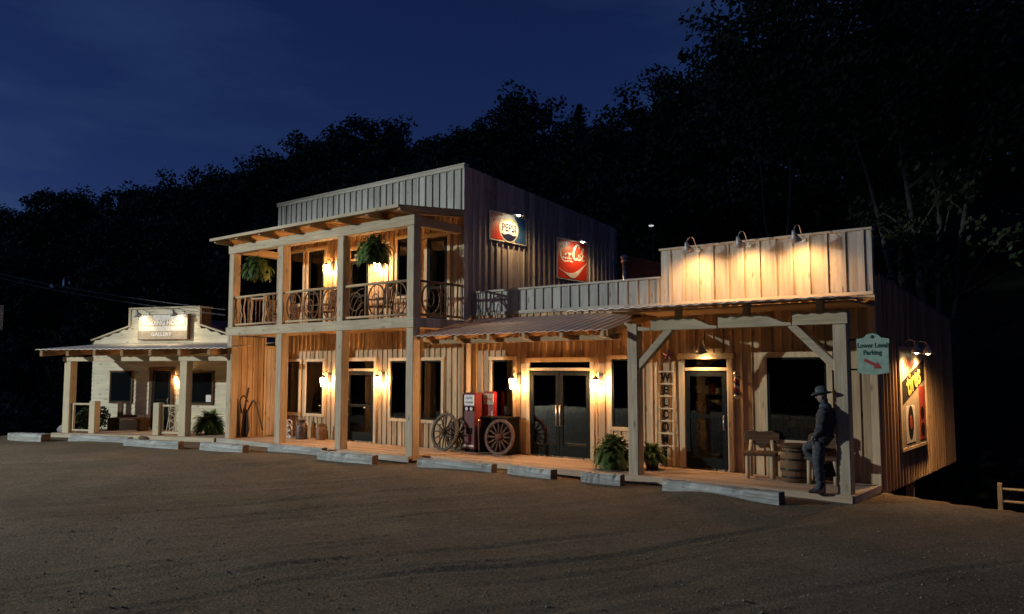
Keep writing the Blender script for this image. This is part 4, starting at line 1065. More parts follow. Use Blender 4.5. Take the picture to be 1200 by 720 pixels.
def fern_tuft(label, loc, n, length, droop, seed, potted=True, group=None):
    t = thing('potted_fern' if potted else 'hanging_fern', label, 'fern', loc, 0, group)
    z = .28 if potted else 0
    o = fern_mesh(n, length, droop, seed).build('fronds', M['fern'], t, world=False); o.location = (0,0,z)
    if potted: MB().lathe([(.0,0),(.12,0),(.17,.26),(.185,.27),(.185,.31),(.15,.31),(.15,.27),(.0,.27)], 16).build('pot', M['pot'], t, smooth=True, world=False)
    else:
        MB().lathe([(.0,-.16),(.10,-.155),(.16,-.02),(.17,.02),(.15,.02),(.14,.0),(.0,.0)], 16).build('pot', M['pot'], t, smooth=True, world=False)
        b = MB()
        for k in range(3):
            a = k*2.094; b.tube([(.15*math.cos(a), .15*math.sin(a), .01), (0,0,.42)], .004, 5)
        b.tube([(0,0,.42),(0,0,.55)], .005, 5)
        b.build('hanger', M['metal_dk'], t, world=False)
    return t
fern_tuft('pale green hanging fern in the end balcony bay, against the night', (-21.10, .12, 5.16), 260, .62, 1.7, 3, False, 'ferns hung under the balcony roof')
fern_tuft('dark hanging fern in the balcony bay next to the corner post', (-15.85, .12, 5.18), 260, .62, 1.7, 4, False, 'ferns hung under the balcony roof')
fern_tuft('large bushy potted fern on the deck left of the braced post', (-9.04, .95, 0), 330, .56, 1.35, 5)
fern_tuft('smaller potted fern peeping out right of the braced post', (-8.40, 1.45, 0), 180, .38, 1.35, 6)

# ------------------------------------------------------------------ log chairs and barrel
def log_chair(label, loc, rz, group='log chairs on the shop porch'):
    t = thing('log_chair', label, 'chair', loc, rz, group)
    for s in (-1, 1):
        MB().tube([(s*.235,-.22,0),(s*.23,-.22,.44)], .042, 9).build('leg', M['log'], t, smooth=True, world=False)
        MB().tube([(s*.22,.20,0),(s*.22,.20,.45),(s*.20,.27,.70)], .04, 9).build('leg', M['log'], t, smooth=True, world=False)
    MB().ext([(-.31,-.28,.44),(.31,-.27,.44),(.33,.0,.44),(.30,.26,.44),(-.30,.25,.44),(-.33,.02,.44)], (0,0,.06)).build('seat', M['dark_wood'], t, bevel=.012, world=False)
    pr = [(-.33,.64),(-.18,.63),(-.09,.60),(-.03,.54),(.05,.55),(.11,.62),(.22,.64),(.33,.66),(.35,.84),(.20,.89),(-.05,.87),(-.2,.9),(-.34,.87)]
    MB().ext([(x,.255+.08*(z-.6),z) for x, z in pr], (0,.055,0)).build('backrest', M['dark_wood'], t, bevel=.01, world=False)
log_chair('rustic log chair with dark slab back, left of the barrel', (-6.10, 1.66, 0), R(16))
log_chair('rustic log chair mostly hidden behind the cowboy figure', (-4.86, 1.62, 0), R(6))
br = thing('barrel', 'dark wooden barrel with a round plank top below the big shop window', 'barrel', (-5.36, 1.5, 0))
MB().lathe([(.0,0),(.235,0),(.265,.15),(.285,.33),(.268,.52),(.238,.66),(.0,.66)], 26).build('staves', M['barrel'], br, smooth=True, world=False)
for z, r_ in ((.10,.262),(.24,.285),(.43,.285),(.58,.262)):
    MB().lathe([(r_-.012,z-.02),(r_,z-.02),(r_,z+.02),(r_-.012,z+.02)], 26).build('hoop', M['metal_dk'], br, smooth=False, world=False)
MB().lathe([(.0,.662),(.33,.662),(.335,.675),(.335,.70),(.0,.705)], 26).build('top', M['dark_wood'], br, world=False)

# ------------------------------------------------------------------ balcony chairs
def balcony_chair(label, loc, rz):
    t = thing('rocking_chair', label, 'chair', loc, rz, 'dark chairs on the balcony')
    for s in (-1, 1):
        MB().tube(smoothpts([(s*.25,-.38,.07),(s*.25,-.1,.025),(s*.25,.2,.03),(s*.25,.5,.10)],3), .022, 7).build('rocker', M['dark_wood'], t, smooth=True, world=False)
        MB().bar((s*.25,-.22,.03),(s*.25,-.24,.62),.04,.04).build('leg', M['dark_wood_z'], t, world=False)
        MB().bar((s*.24,.2,.04),(s*.23,.36,1.12),.04,.04).build('leg', M['dark_wood_z'], t, world=False)
        MB().bar((s*.26,-.3,.64),(s*.25,.28,.66),.08,.03).build('arm', M['dark_wood'], t, world=False)
    MB().box(-.26,.26,-.27,.23,.41,.45).build('seat', M['dark_wood'], t, bevel=.01, world=False)
    b = MB(); b.bar((-.23,.34,1.06),(.23,.34,1.06),.03,.10); b.bar((-.22,.26,.56),(.22,.26,.56),.03,.06)
    for i in range(5): b.bar((-.16+i*.08,.265,.58),(-.16+i*.08,.335,1.02),.035,.015)
    b.build('backrest', M['dark_wood_z'], t, world=False)
balcony_chair('dark rocking chair on the balcony behind the crooked twig railing', (-21.1, .95, 3.405), R(10))
balcony_chair('dark rocking chair on the balcony behind the three oval railing, under the left window', (-19.3, 1.2, 3.405), R(-15))
balcony_chair('dark rocking chair on the balcony behind the railing with two ovals and a fan', (-16.5, .95, 3.405), R(-8))

# ------------------------------------------------------------------ cowboy figure
cw = thing('statue', 'dusky blue life size cowboy figure leaning back on the corner porch post', 'statue', (-4.52, .36, 0), R(0))
def skinned(name, verts, edges, rad, mat, parent, sub=2, root=0, folds=0):
    me = bpy.data.meshes.new(name); me.from_pydata([tuple(v) for v in verts], edges, []); me.materials.append(mat)
    o = bpy.data.objects.new(name, me); COL.objects.link(o)
    md = o.modifiers.new('skin', 'SKIN'); md.use_smooth_shade = True
    for i, sv in enumerate(me.skin_vertices[0].data):
        r_ = rad[i]; sv.radius = r_ if isinstance(r_, tuple) else (r_, r_); sv.use_root = (i == root)
    sd = o.modifiers.new('sub', 'SUBSURF'); sd.levels = sub; sd.render_levels = sub
    dg = bpy.context.evaluated_depsgraph_get()
    m2 = bpy.data.meshes.new_from_object(o.evaluated_get(dg)); bpy.data.objects.remove(o)
    m2.name = name
    if not m2.materials: m2.materials.append(mat)
    if folds:
        from mathutils import noise as mn
        for v in m2.vertices:
            c = v.co; q = mn.noise(Vector((c.x*9, c.y*9, c.z*17)))+.6*mn.noise(Vector((c.x*22+3, c.y*22, c.z*38)))
            v.co = c + v.normal*q*folds
    m2.polygons.foreach_set('use_smooth', [True]*len(m2.polygons))
    o = bpy.data.objects.new(name, m2); COL.objects.link(o); o.parent = parent
    return o
# local frame: post is at +x, he faces -x and a little to the viewer (-y)
V = [(.05,0,.92),(.07,0,1.06),(.10,0,1.22),(.12,0,1.38),(.115,0,1.47),(.09,-.01,1.54),(.07,-.015,1.63),      # pelvis .. head
     (.0,-.09,.88),(-.02,-.09,.48),(.00,-.09,.09),(-.13,-.12,.04),                                         # standing leg (near)
     (.02,.09,.88),(-.30,.06,.74),(-.02,.10,.42),(.11,.10,.47),                                            # bent leg, sole on the post
     (.12,-.19,1.40),(.10,-.25,1.14),(-.04,-.20,.98),                                                      # near arm, hand at pocket
     (.11,.19,1.40),(.02,.25,1.15),(-.10,.16,1.02)]                                                        # far arm
E_ = [(0,1),(1,2),(2,3),(3,4),(4,5),(5,6),(0,7),(7,8),(8,9),(9,10),(0,11),(11,12),(12,13),(13,14),(3,15),(15,16),(16,17),(3,18),(18,19),(19,20)]
Rd = [(.165,.14),(.155,.125),(.165,.125),(.17,.12),.075,.062,.10,.125,.095,.068,.05,.12,.10,.072,.05,.075,.058,.045,.075,.058,.045]
skinned('body', V, E_, Rd, M['denim'], cw, 3, folds=.014)
# jacket over the trunk and sleeves
Vj = [(.06,0,.86),(.07,0,1.06),(.10,0,1.22),(.12,0,1.38),(.115,0,1.45),(.12,-.19,1.40),(.10,-.25,1.14),(.0,-.215,1.02),(.11,.19,1.40),(.02,.25,1.15),(-.06,.19,1.05)]
skinned('jacket', Vj, [(0,1),(1,2),(2,3),(3,4),(3,5),(5,6),(6,7),(3,8),(8,9),(9,10)], [(.20,.165),(.185,.155),(.20,.165),(.205,.155),.09,.105,.09,.068,.105,.09,.068], M['jacket'], cw, 3, folds=.018)
hd = MB(); hd.ball((.055,-.02,1.645), .085, .073, .11, 16, 12); hd.ball((-.035,-.03,1.635), .018, .014, .024, 8, 6)
for s in (-1, 1): hd.ball((.07,-.02+s*.075,1.64), .018, .012, .03, 8, 6)
for s in (-1, 1): hd.ball((-.02,-.025+s*.028,1.665), .010, .010, .008, 8, 6)
hd.box(-.032,-.02,-.045,-.01,1.592,1.598)
MB().lathe([(.075,-.03),(.10,-.05),(.105,.0),(.07,.04)], 18, (.10,-.005,1.50)).build('bandana', M['hat'], cw, smooth=True, world=False)
hd.build('head', M['skin'], cw, smooth=True, world=False)
ht = MB(); n = 28
prof = [(.0,.135),(.05,.145),(.085,.12),(.10,.02),(.105,.0),(.13,-.006),(.155,.0),(.172,.012),(.172,.006),(.155,-.008),(.105,-.014),(.0,-.014)]
ht.lathe(prof, n)
for i, (x, y, z) in enumerate(ht.v):
    rr = math.hypot(x, y); z += .55*max(0, abs(y)-.09)**1.2*(1 if rr > .11 else 0); z -= .03*math.exp(-(y/.03)**2)*(z > .1)
    ht.v[i] = (x*1.08, y*.92, z)
h_ = ht.build('hat', M['hat'], cw, smooth=True, world=False); h_.location = (.05, -.02, 1.70); h_.rotation_euler = (0, R(-10), 0)
MB().lathe([(.100,.0),(.112,.0),(.108,.03),(.098,.03)], 20).build('hat_band', M['boot'], h_, smooth=True, world=False)
def hand(name, wrist, fwd, out_):
    wrist = Vector(wrist); f = Vector(fwd).normalized(); o = Vector(out_).normalized(); u = f.cross(o).normalized()
    vs_ = [wrist, wrist+f*.05, wrist+f*.095]; ed = [(0,1),(1,2)]; rd = [.026,(.034,.018),(.038,.017)]
    for k in range(4):
        L_ = (.062,.072,.068,.052)[k]; s = (k-1.5)*.019
        i = len(vs_); p = wrist+f*.10+o*s
        vs_ += [p, p+f*L_*.5+u*.008, p+f*L_*.9+u*.026]; ed += [(2,i),(i,i+1),(i+1,i+2)]; rd += [.010,.009,.007]
    i = len(vs_); vs_ += [wrist+f*.04+o*-.035, wrist+f*.075+o*-.056+u*.01, wrist+f*.105+o*-.062+u*.02]; ed += [(1,i),(i,i+1),(i+1,i+2)]; rd += [.013,.011,.008]
    skinned(name, vs_, ed, rd, M['skin'], cw, 1)
hand('hand', (-.03,-.205,.985), (-.55,.1,-.8), (.5,.2,-.3)); hand('hand', (-.09,.165,1.02), (-.6,-.2,-.75), (.5,-.2,-.3))
bt = MB()
def boot(c, toe, sole_n):
    c = Vector(c); t_ = Vector(toe).normalized(); up_ = Vector(sole_n).normalized(); sd_ = t_.cross(up_)
    P = [(-.07,0),(.0,0),(.19,0),(.21,.03),(.15,.07),(.05,.10),(.04,.24),(-.075,.24),(-.08,.06)]
    bt.ext([c + t_*a + up_*b2 - sd_*.045 for a, b2 in P], sd_*.09)
boot((.01,-.09,.0), (-1,-.25,0), (0,0,1)); boot((.195,.10,.36), (-.25,0,.97), (-1,0,-.2))
bt.build('boots', M['boot'], cw, bevel=.015, world=False)
MB().lathe([(.150,-.025),(.168,-.025),(.168,.025),(.150,.025)], 24, (.06,0,.97)).build('belt', M['boot'], cw, smooth=True, world=False)

# ------------------------------------------------------------------ parking beams in front of the deck
def stop(label, a, b_, h=.22, wd=.22, z=-.155, irregular=0):
    a = Vector((*a, 0)); b_ = Vector((*b_, 0)); d = b_-a; L_ = d.length; ang = math.atan2(d.y, d.x)
    t = thing('parking_beam', label, 'parking stop', (a.x, a.y, z), ang, 'whitewashed timber parking stops')
    q = MB(); n = 16; r = random.Random(int(a.x*100)); j = lambda e: r.uniform(-e, e)
    ring = []
    for i in range(n+1):
        chip = .03 if r.random() < .16 else 0
        ring.append([(L_*i/n, j(.006), -.05), (L_*i/n, j(.007)+chip*.4, h*.5+j(.01)), (L_*i/n, .012+j(.009)+chip, h-.012+j(.006)-chip*.6), (L_*i/n, .03+j(.008), h+j(.006)), (L_*i/n, wd-.02+j(.008), h+j(.007)), (L_*i/n, wd+j(.007), h-.02+j(.007)), (L_*i/n, wd, -.05)])
    for g in ring: q.v += g
    for i in range(n):
        for k in range(7): q.f.append((i*7+k, i*7+(k+1) % 7, (i+1)*7+(k+1) % 7, (i+1)*7+k)); q.m.append(0)
    q.f += [list(range(7))[::-1], list(range(n*7, n*7+7))]; q.m += [0, 0]
    q.build('timber', M['stop'], t, world=False)
    MB().box(L_+.001, L_+.007, .012, wd-.012, -.04, h-.014).build('end_grain', M['stop_end'], t, world=False)
    for k in (.18, .82): MB().lathe([(.0,h+.012),(.016,h+.010),(.018,h+.002),(.0,h+.002)], 8, (L_*k, wd*.5, 0)).build('spike', M['metal_dk'], t, world=False)
    return t
stop('whitewashed parking beam at the far end, beyond the cottage porch', (-29.0,-3.75), (-27.55,-3.30), wd=.34)
stop('whitewashed parking beam in front of the cottage railings', (-26.9,-2.75), (-24.45,-2.05), .20)
stop('whitewashed parking beam before the cottage lamp, with a dark clod on it', (-23.75,-2.50), (-21.75,-1.90))
stop('whitewashed parking beam in front of the end porch post and fern', (-21.10,-1.62), (-19.30,-1.40))
stop('whitewashed parking beam tucked against the deck before the second post', (-19.05,-.78), (-17.05,-.52))
stop('whitewashed parking beam in front of the ground floor store door', (-16.50,-1.08), (-14.62,-.92))
stop('whitewashed parking beam in front of the wagon wheels', (-13.36,-.66), (-11.28,-.46))
stop('short whitewashed parking beam in front of the double glass doors', (-10.92,-.34), (-9.70,-.46))
stop('shortest whitewashed parking beam beside the braced porch post', (-9.02,-.36), (-8.16,-.28))
stop('longest whitewashed parking beam in front of the barrel and chairs', (-7.22,-.34), (-4.93,-.58), .23)
cl = MB(); cl.ball((0,0,0), .26, .13, .07, 9, 6); r = random.Random(4)
for i, v in enumerate(cl.v): cl.v[i] = tuple(c_*(1+r.uniform(-.2,.2)) for c_ in v)
o = cl.build('dirt_clod', M['stop_end']); o.location = (-23.2,-2.18,.09); tag(o, 'dark lump lying on the parking beam before the cottage', 'clod')

# ================================================================== COTTAGE (own axes, turned 21 degrees)
CA = R(21); CO = Vector((-24.07, -.49, 0))
ex = Vector((math.cos(CA), math.sin(CA), 0)); ey = Vector((-math.sin(CA), math.cos(CA), 0))
def cpos(x, y, z): return CO + ex*x + ey*y + Vector((0,0,z))
cot = thing('cottage_building', 'small cream clapboard cottage with low porch and stepped sign gable', 'building', CO, CA)
CW = 1.95
def cb_(b, name, mat, **k): return b.build(name, mat, cot, world=False, **k)
cb_(clap_wall(-5.68, .57, CW, -.05, 3.05), 'front_wall', M['clap'])
b = MB(); prof = []; z = 3.052
# gable above the porch roof: lap courses cut to the stepped outline
def half(zz):
    if zz < 3.15: return (-5.68, .57)
    if zz < 3.62: t_ = (zz-3.15)/.47; return (-5.68+1.63*t_, .57-1.65*t_)
    return (-4.05, -1.08)
while z < 4.26:
    e = min(z+.12, 4.26); xa, xb = half((z+e)/2+.0); xc, xd = half(e-.001)
    b.ext([(xa, CW-.02, z), (xb, CW-.02, z), (xd, CW, e), (xc, CW, e)], (0, .12, 0)); z = e
cb_(b, 'gable', M['clap'])
b = MB(); b.box(-4.05, -1.08, CW+.125, CW+.62, 3.3, 4.25); cb_(b, 'gable_box', M['dark_wood'])
b = MB()
b.box(-4.10, -1.03, CW-.05, CW+.63, 4.262, 4.32); b.box(-4.10, -4.01, CW-.045, CW-.021, 3.63, 4.258); b.box(-1.12, -1.03, CW-.045, CW-.021, 3.63, 4.258)
b.bar((-5.78, CW+.02, 3.17), (-4.02, CW+.02, 3.675), .14, .05); b.bar((.67, CW+.02, 3.17), (-1.05, CW+.02, 3.675), .14, .05)
cb_(b, 'gable_trim', M['cottage_beam'])
cb_(MB().box(-5.68, -5.58, CW+.1, 8.5, -.05, 3.0), 'side_wall', M['clap_y']); cb_(MB().box(.47, .57, CW+.1, 8.5, -.05, 3.0), 'side_wall', M['clap_y'])
cb_(MB().ext([(-5.9, CW+.14, 3.08), (-2.55, CW+.14, 4.0), (.8, CW+.14, 3.08), (.8, CW+.14, 3.0), (-5.9, CW+.14, 3.0)], (0, 6.6, 0)), 'roof', M['rust_roof'])
cb_(grooved(-5.15, 1.35, -.16, CW-.03, 0, th=.05), 'porch_floor', M['deck'])
cb_(MB().box(-5.15, 1.35, -.20, -.162, -.14, -.004), 'deck_fascia', M['cottage_beam'])
for x, top in ((-4.76, 2.38), (-.04, 2.38)):
    cb_(MB().box(x-.14, x+.14, -.01, .27, -.08, top), 'post', M['cottage_post'], bevel=.012)
cb_(MB().box(-4.98, 1.70, -.02, .22, 2.382, 2.53), 'porch_beam', M['cottage_beam'], bevel=.01)
for i in range(7):
    x = -5.28+i*1.11
    z0 = 2.55; sl_ = .105
    sl_ = .09; pr = [(-.60, z0), (-.60, z0+.19), (CW-.03, z0+.19+sl_*2.52), (CW-.03, z0+.02+sl_*2.52), (-.2, z0-.02+sl_*.40)]
    cb_(MB().ext([(x-.055, a, c) for a, c in pr], (.11, 0, 0)), 'rafter', M['brown_raft'])
rf = corr(-5.45, 2.05, -.68, 2.765, CW-.03, 3.01, pitch=.25); cb_(rf, 'porch_roof', M['tin_white'])
window(cot, -4.78, -3.86, .96, 2.02, CW, trim=.05, mat=M['dark_wood_z'], world=False)
window(cot, -1.28, -.42, .95, 2.02, CW, trim=.05, mat=M['dark_wood_z'], world=False)
glass_door(cot, -2.92, -2.16, .02, 2.06, CW-.02, stile=.09, hl=.2, world=False); casing(cot, -2.94, -2.14, 0, 2.08, CW-.02, trim=.12, mat=M['dark_wood_z'], world=False)
cb_(MB().box(-.68, -.44, CW-.042, CW-.036, 1.0, 1.24), 'notice', M['white'])
for x, h in ((-3.66, 1.06), (-1.06, 1.04)):
    cb_(MB().box(x-.12, x+.12, .0, .24, 0, h), 'newel', M['cottage_post'], bevel=.01)
b = MB()
for a in ((-4.58, -3.80, .93, .99), (-4.58, -3.80, .06, .12)): b.box(a[0], a[1], .08, .14, a[2], a[3])
b.box(-4.58, -4.52, .085, .135, .122, .928); b.box(-3.86, -3.80, .085, .135, .122, .928)
cb_(b, 'railing', M['cottage_beam'])
b = MB()
for a in ((-.93, -.19, .92, .98), (-.93, -.19, .06, .12)): b.box(a[0], a[1], .08, .14, a[2], a[3])
b.box(-.93, -.88, .085, .135, .122, .918)
for k in range(5):
    x = -.86+k*.13; b.bar((x,.11,.12),(x+.16 if k % 2 else x-.05,.11,.92),.02,.02)
for k in range(3):
    b.bar((-.6,.11,.2+.25*k),(-.2,.11,.42+.22*k),.02,.02); b.bar((-.6,.11,.5+.2*k),(-.2,.11,.25+.25*k),.018,.018)
cb_(b, 'railing', M['cottage_beam'])['label'] = 'cream railing filled with crossing sticks'
p_ = cpos(-1.85, CW-.022, 1.70)
lantern('wall_lantern', 'small glowing wall lantern beside the cottage door', p_, CA).scale = (.6, .6, .6)
# cottage sign
cs = thing('shop_sign', 'broad two tone board sign on the cottage gable, lit by two lamps', 'sign', cpos(-2.48, CW-.03, 3.60), CA)
MB().box(-1.07, 1.07, -.14, .0, -.45, .45).build('board', M['dark_wood'], cs, bevel=.006, world=False)
MB().box(-1.04, 1.04, -.147, -.141, -.14, .43).build('pale_panel', M['sign_grey'], cs, world=False)
MB().box(-1.04, 1.04, -.147, -.141, -.43, -.145).build('tan_panel', M['tan_panel'], cs, world=False)
MB().box(-1.0, 1.0, -.149, -.1475, .03, .25).build('letter_band', M['tan_panel'], cs, world=False)
text('lettering', 'TRADING HOUSE', .235, M['white'], cs, (0, -.150, .145), depth=.004, bold=.004, sx=1.0)
text('lettering', 'GALLERY', .17, M['white'], cs, (-.05, -.148, -.26), depth=.004, bold=.003, sx=1.25)
for x, lab in ((-3.25, 'small lamp over the cottage sign, the one nearer the dark hill'), (-1.72, 'small lamp over the cottage sign, the one nearer the store')):
    gooseneck(lab, cpos(x, CW-.03, 4.12), CA, reach=.55, rise=.10, tilt=24, power=26, cone=155, group='lamps over the cottage sign', color=(1,.74,.42), bulb='bulb_white', size=.9)
# bench, shrubs, stone by the cottage
bn = thing('bench', 'dark wooden slab bench with tall back posts on the cottage porch', 'bench', cpos(-3.52, 1.45, 0), CA)
MB().box(-.66,.66,-.22,.22,.38,.44).build('seat', M['dark_wood'], bn, bevel=.01, world=False)
for s in (-1, 1):
    MB().box(s*.64-.08,s*.64+.08,-.2,.2,0,.378).build('leg', M['dark_wood_z'], bn, bevel=.01, world=False)
MB().box(-.72,-.50,.24,.31,.40,.98).build('back_post', M['dark_wood_z'], bn, bevel=.01, world=False); MB().box(.50,.72,.24,.31,.40,.55).build('back_post', M['dark_wood_z'], bn, bevel=.01, world=False)
MB().box(-.49,.49,.24,.30,.445,.52).build('back_rail', M['dark_wood'], bn, bevel=.01, world=False)
t = fern_tuft('wide potted fern under the cottage window with the white notice', cpos(.26, .95, 0), 300, .62, 1.35, 8)
def leafball(n, rx, ry, rz, ls, seed):
    r = random.Random(seed); b = MB()
    for i in range(n):
        d = Vector((r.gauss(0,1), r.gauss(0,1), r.gauss(0,1))).normalized()*r.random()**.4
        p = Vector((d.x*rx, d.y*ry, d.z*rz)); a = Vector((r.gauss(0,1), r.gauss(0,1), r.gauss(0,1))).normalized(); c = a.orthogonal().normalized(); e = a.cross(c)
        s = ls*r.uniform(.6, 1.3); b.add([p-c*s, p+e*s*.5, p+c*s, p-e*s*.5], [(0,1,2,3)])
    return b
def shrub(label, loc, rx, rz, n, ls, seed, group=None):
    t = thing('shrub', label, 'shrub', loc, 0, group)
    o = leafball(n, rx, rx, rz, ls, seed).build('foliage', M['shrub'], t, world=False); o.location = (0,0,rz*.95)
    b = MB(); r = random.Random(seed)
    for k in range(5):
        a = k*1.256; b.tube([(0,0,-.1),(math.cos(a)*rx*.3, math.sin(a)*rx*.3, rz*.7)], [.03,.012], 6)
    b.build('stem', M['bark'], t, world=False)
    return t
shrub('rounded green shrub behind the cottage end railing', cpos(-4.55, .95, .0), .55, .46, 1500, .06, 21)
o = MB(); o.ball((0,0,0), .34, .26, .22, 12, 8); r = random.Random(9)
for i, v in enumerate(o.v): o.v[i] = tuple(c_*(1+r.uniform(-.09,.09)) for c_ in v)
o = o.build('boulder', M['stone']); o.location = (-29.55,-1.75,.02); tag(o, 'grey boulder beside the end of the cottage deck', 'boulder')

# ------------------------------------------------------------------ pole light of the lot
slp = thing('street_lamp', 'tall pole light at the front left edge of the lot', 'street lamp', (LAMP.x, LAMP.y, -1))
MB().tube([(0,.5,0),(0,.5,LAMP.z+1.35)], [.11,.07], 10).build('pole', M['metal_dk'], slp, smooth=True, world=False)
MB().tube(smoothpts([(0,.5,LAMP.z+1.2),(0,.35,LAMP.z+1.45),(0,.05,LAMP.z+1.42)], 4), .035, 8).build('arm', M['metal_dk'], slp, smooth=True, world=False)
MB().lathe([(.0,LAMP.z+1.48),(.15,LAMP.z+1.45),(.33,LAMP.z+1.30),(.34,LAMP.z+1.28),(.0,LAMP.z+1.36)], 16).build('hood', M['shade'], slp, smooth=True, world=False)

# ------------------------------------------------------------------ odds behind and around
pp = thing('stove_pipe', 'thin metal stove pipe with a cap rising behind the false front', 'chimney', (-12.9, 8.0, 3.5))
MB().lathe([(.075,0),(.075,1.95)], 16).build('pipe', M['steel'], pp, smooth=True, world=False)
MB().lathe([(.0,2.28),(.12,2.22),(.15,2.16),(.15,2.14),(.0,2.14)], 16).build('cap', M['steel'], pp, smooth=True, world=False)
MB().lathe([(.09,1.952),(.11,1.96),(.11,2.06),(.09,2.138),(.06,2.138),(.06,1.952)], 16).build('collar', M['steel'], pp, smooth=True, world=False)
yl = thing('yard_lamp', 'tiny bright yard lamp on a pole among the dark trees above the shop', 'lamp', (-15.66, 15.0, hill_z(-15.66, 15)-.4))
zl = 7.9-(hill_z(-15.66, 15)-.4)
MB().tube([(0,0,0),(0,0,zl+.1)], [.06,.04], 8).build('pole', M['metal_dk'], yl, smooth=True, world=False)
MB().tube([(0,0,zl+.06),(.1,-.3,zl+.1)], .02, 6).build('arm', M['shade'], yl, world=False)
MB().lathe([(.0,.07),(.04,.06),(.13,.02),(.13,.0),(.0,.0)], 14, (.1,-.35,zl+.05)).build('hood', M['shade'], yl, smooth=True, world=False)
MB().ball((.1,-.35,zl+.03), .11, .11, .035, 12, 6).build('bulb', M['yard_bulb'], yl, smooth=True, world=False)
# overhead cable to the store: twisted strands
cab = MB(); A = Vector((-47, 0.6, 7.35)); B = Vector((-22.5, -.06, 3.98)); Nn = 420
for s in range(2):
    P = []
    for i in range(Nn+1):
        t_ = i/Nn; p = A.lerp(B, t_); p.z -= .55*4*t_*(1-t_)*.35
        a = t_*2*math.pi*22 + s*math.pi; P.append(p+Vector((0, math.cos(a)*.014, math.sin(a)*.014)))
    cab.tube(P, .0055, 5)
for s in range(2):
    P = []
    for i in range(Nn+1):
        t_ = i/Nn; p = A.lerp(B, t_)+Vector((0,0,-.22+.05*t_)); p.z -= .55*4*t_*(1-t_)*.35
        a = t_*2*math.pi*22 + s*math.pi; P.append(p+Vector((0, math.cos(a)*.014, math.sin(a)*.014)))
    cab.tube(P, .0055, 5)
o = cab.build('power_cable', noisy('cable_jacket', (.10,.10,.10), (.15,.15,.15), 4, .4, .4), smooth=True)
tag(o, 'twisted overhead power cable sagging from the left to the store corner', 'cable')
up_ = thing('utility_pole', 'dark utility pole standing far left that carries the power cable', 'pole', (-47, .6, -1))
MB().tube([(0,0,0),(0,0,9.2)], [.16,.11], 10).build('pole', M['bark'], up_, smooth=True, world=False)
MB().box(-.06,.06,-.9,.9,8.6,8.75).build('crossarm', M['bark'], up_, world=False)
bs = thing('billboard', 'pale edge of a signboard on a dark post at the left border', 'sign', (-36.0, -2.15, -1.2))
MB().box(-.03,.03,-.5,.46,4.9,5.9).build('board', M['stop'], bs, bevel=.006, world=False)
MB().box(-.09,-.031,-.08,.08,0,5.8).build('post', M['bark'], bs, world=False)
gt = thing('pipe_gate', 'pale two rail gate past the dirt edge at the right border', 'gate', (-2.62, 6.0, -2.6))
MB().box(-.045,.045,-.045,.045,0,2.32).build('gate_post', M['gate'], gt, bevel=.008, world=False)
for z in (2.20, 1.94, 1.68): MB().tube([(.046,0,z),(3.4,0,z)], .03, 8).build('rail', M['gate'], gt, smooth=True, world=False)
MB().box(3.402,3.49,-.045,.045,0,2.32).build('gate_post', M['gate'], gt, bevel=.008, world=False)

# ------------------------------------------------------------------ trees
def crown_clumps(r, n, shape, H, rad):
    out_ = []
    for i in range(n):
        if shape == 'cone':
            t_ = r.random()**.8; z = H*(.12+.88*t_); q = rad*(1-t_)**.8*r.uniform(.3, 1); a = r.uniform(0, 6.283)
            out_.append((Vector((q*math.cos(a), q*math.sin(a), z)), .25+rad*.16*(1-t_)))
        else:
            d = Vector((r.gauss(0,1), r.gauss(0,1), r.gauss(0,.9))).normalized()*r.uniform(.45, 1.0)
            out_.append((Vector((d.x*rad, d.y*rad, H*.60+d.z*H*.37)), rad*r.uniform(.16, .34)))
    return out_
def tree_meshes(kind, seed, H, rad, clumps, per, ls):
    r = random.Random(seed)
    cl = crown_clumps(r, clumps, 'cone' if kind == 'pine' else 'round', H, rad)
    b = MB()
    for c, cr_ in cl:
        for k in range(per):
            d = Vector((r.gauss(0,1), r.gauss(0,1), r.gauss(0,.75))); d = d.normalized()*cr_*r.random()**.45
            p = c+d; a = Vector((r.gauss(0,1), r.gauss(0,1), r.gauss(0,1))).normalized(); u = a.orthogonal().normalized(); v = a.cross(u)
            s = ls*r.uniform(.55, 1.35)
            b.add([p-u*s, p+v*s*.6, p+u*s, p-v*s*.6], [(0,1,2,3)])
    me_c = b.build('crown', M['tree_b'] if kind == 'pine' else M['tree_a'])
    t = MB(); tw = H*.016+.06
    top = H*(.95 if kind == 'pine' else .62)
    P = [Vector((r.uniform(-.1,.1)*i, r.uniform(-.1,.1)*i, top*i/5)) for i in range(6)]
    t.tube(P, [tw*(1.25-.19*i) for i in range(6)], 8)
    if kind != 'pine':
        for c, _ in cl[::max(1, len(cl)//9)]:
            s_ = P[r.randint(2, 4)]; mid = s_.lerp(c, .5)+Vector((0,0,-.04*H*r.random()))
            t.tube([s_, mid, c], [tw*.45, tw*.28, tw*.08], 6)
    return me_c, t.build('trunk', M['bark'])
protos = []
for i in range(7):
    k = 'oak'; H = (13, 15, 12, 14.5, 16, 11, 13.5)[i]
    protos.append((k, H, tree_meshes(k, 50+i, H, H*(.28, .33, .36, .27, .3, .38, .3)[i], 52, 105, .22)))
for i in range(3):
    H = (16, 13, 18)[i]; protos.append(('pine', H, tree_meshes('pine', 80+i, H, H*.17, 130, 44, .2)))
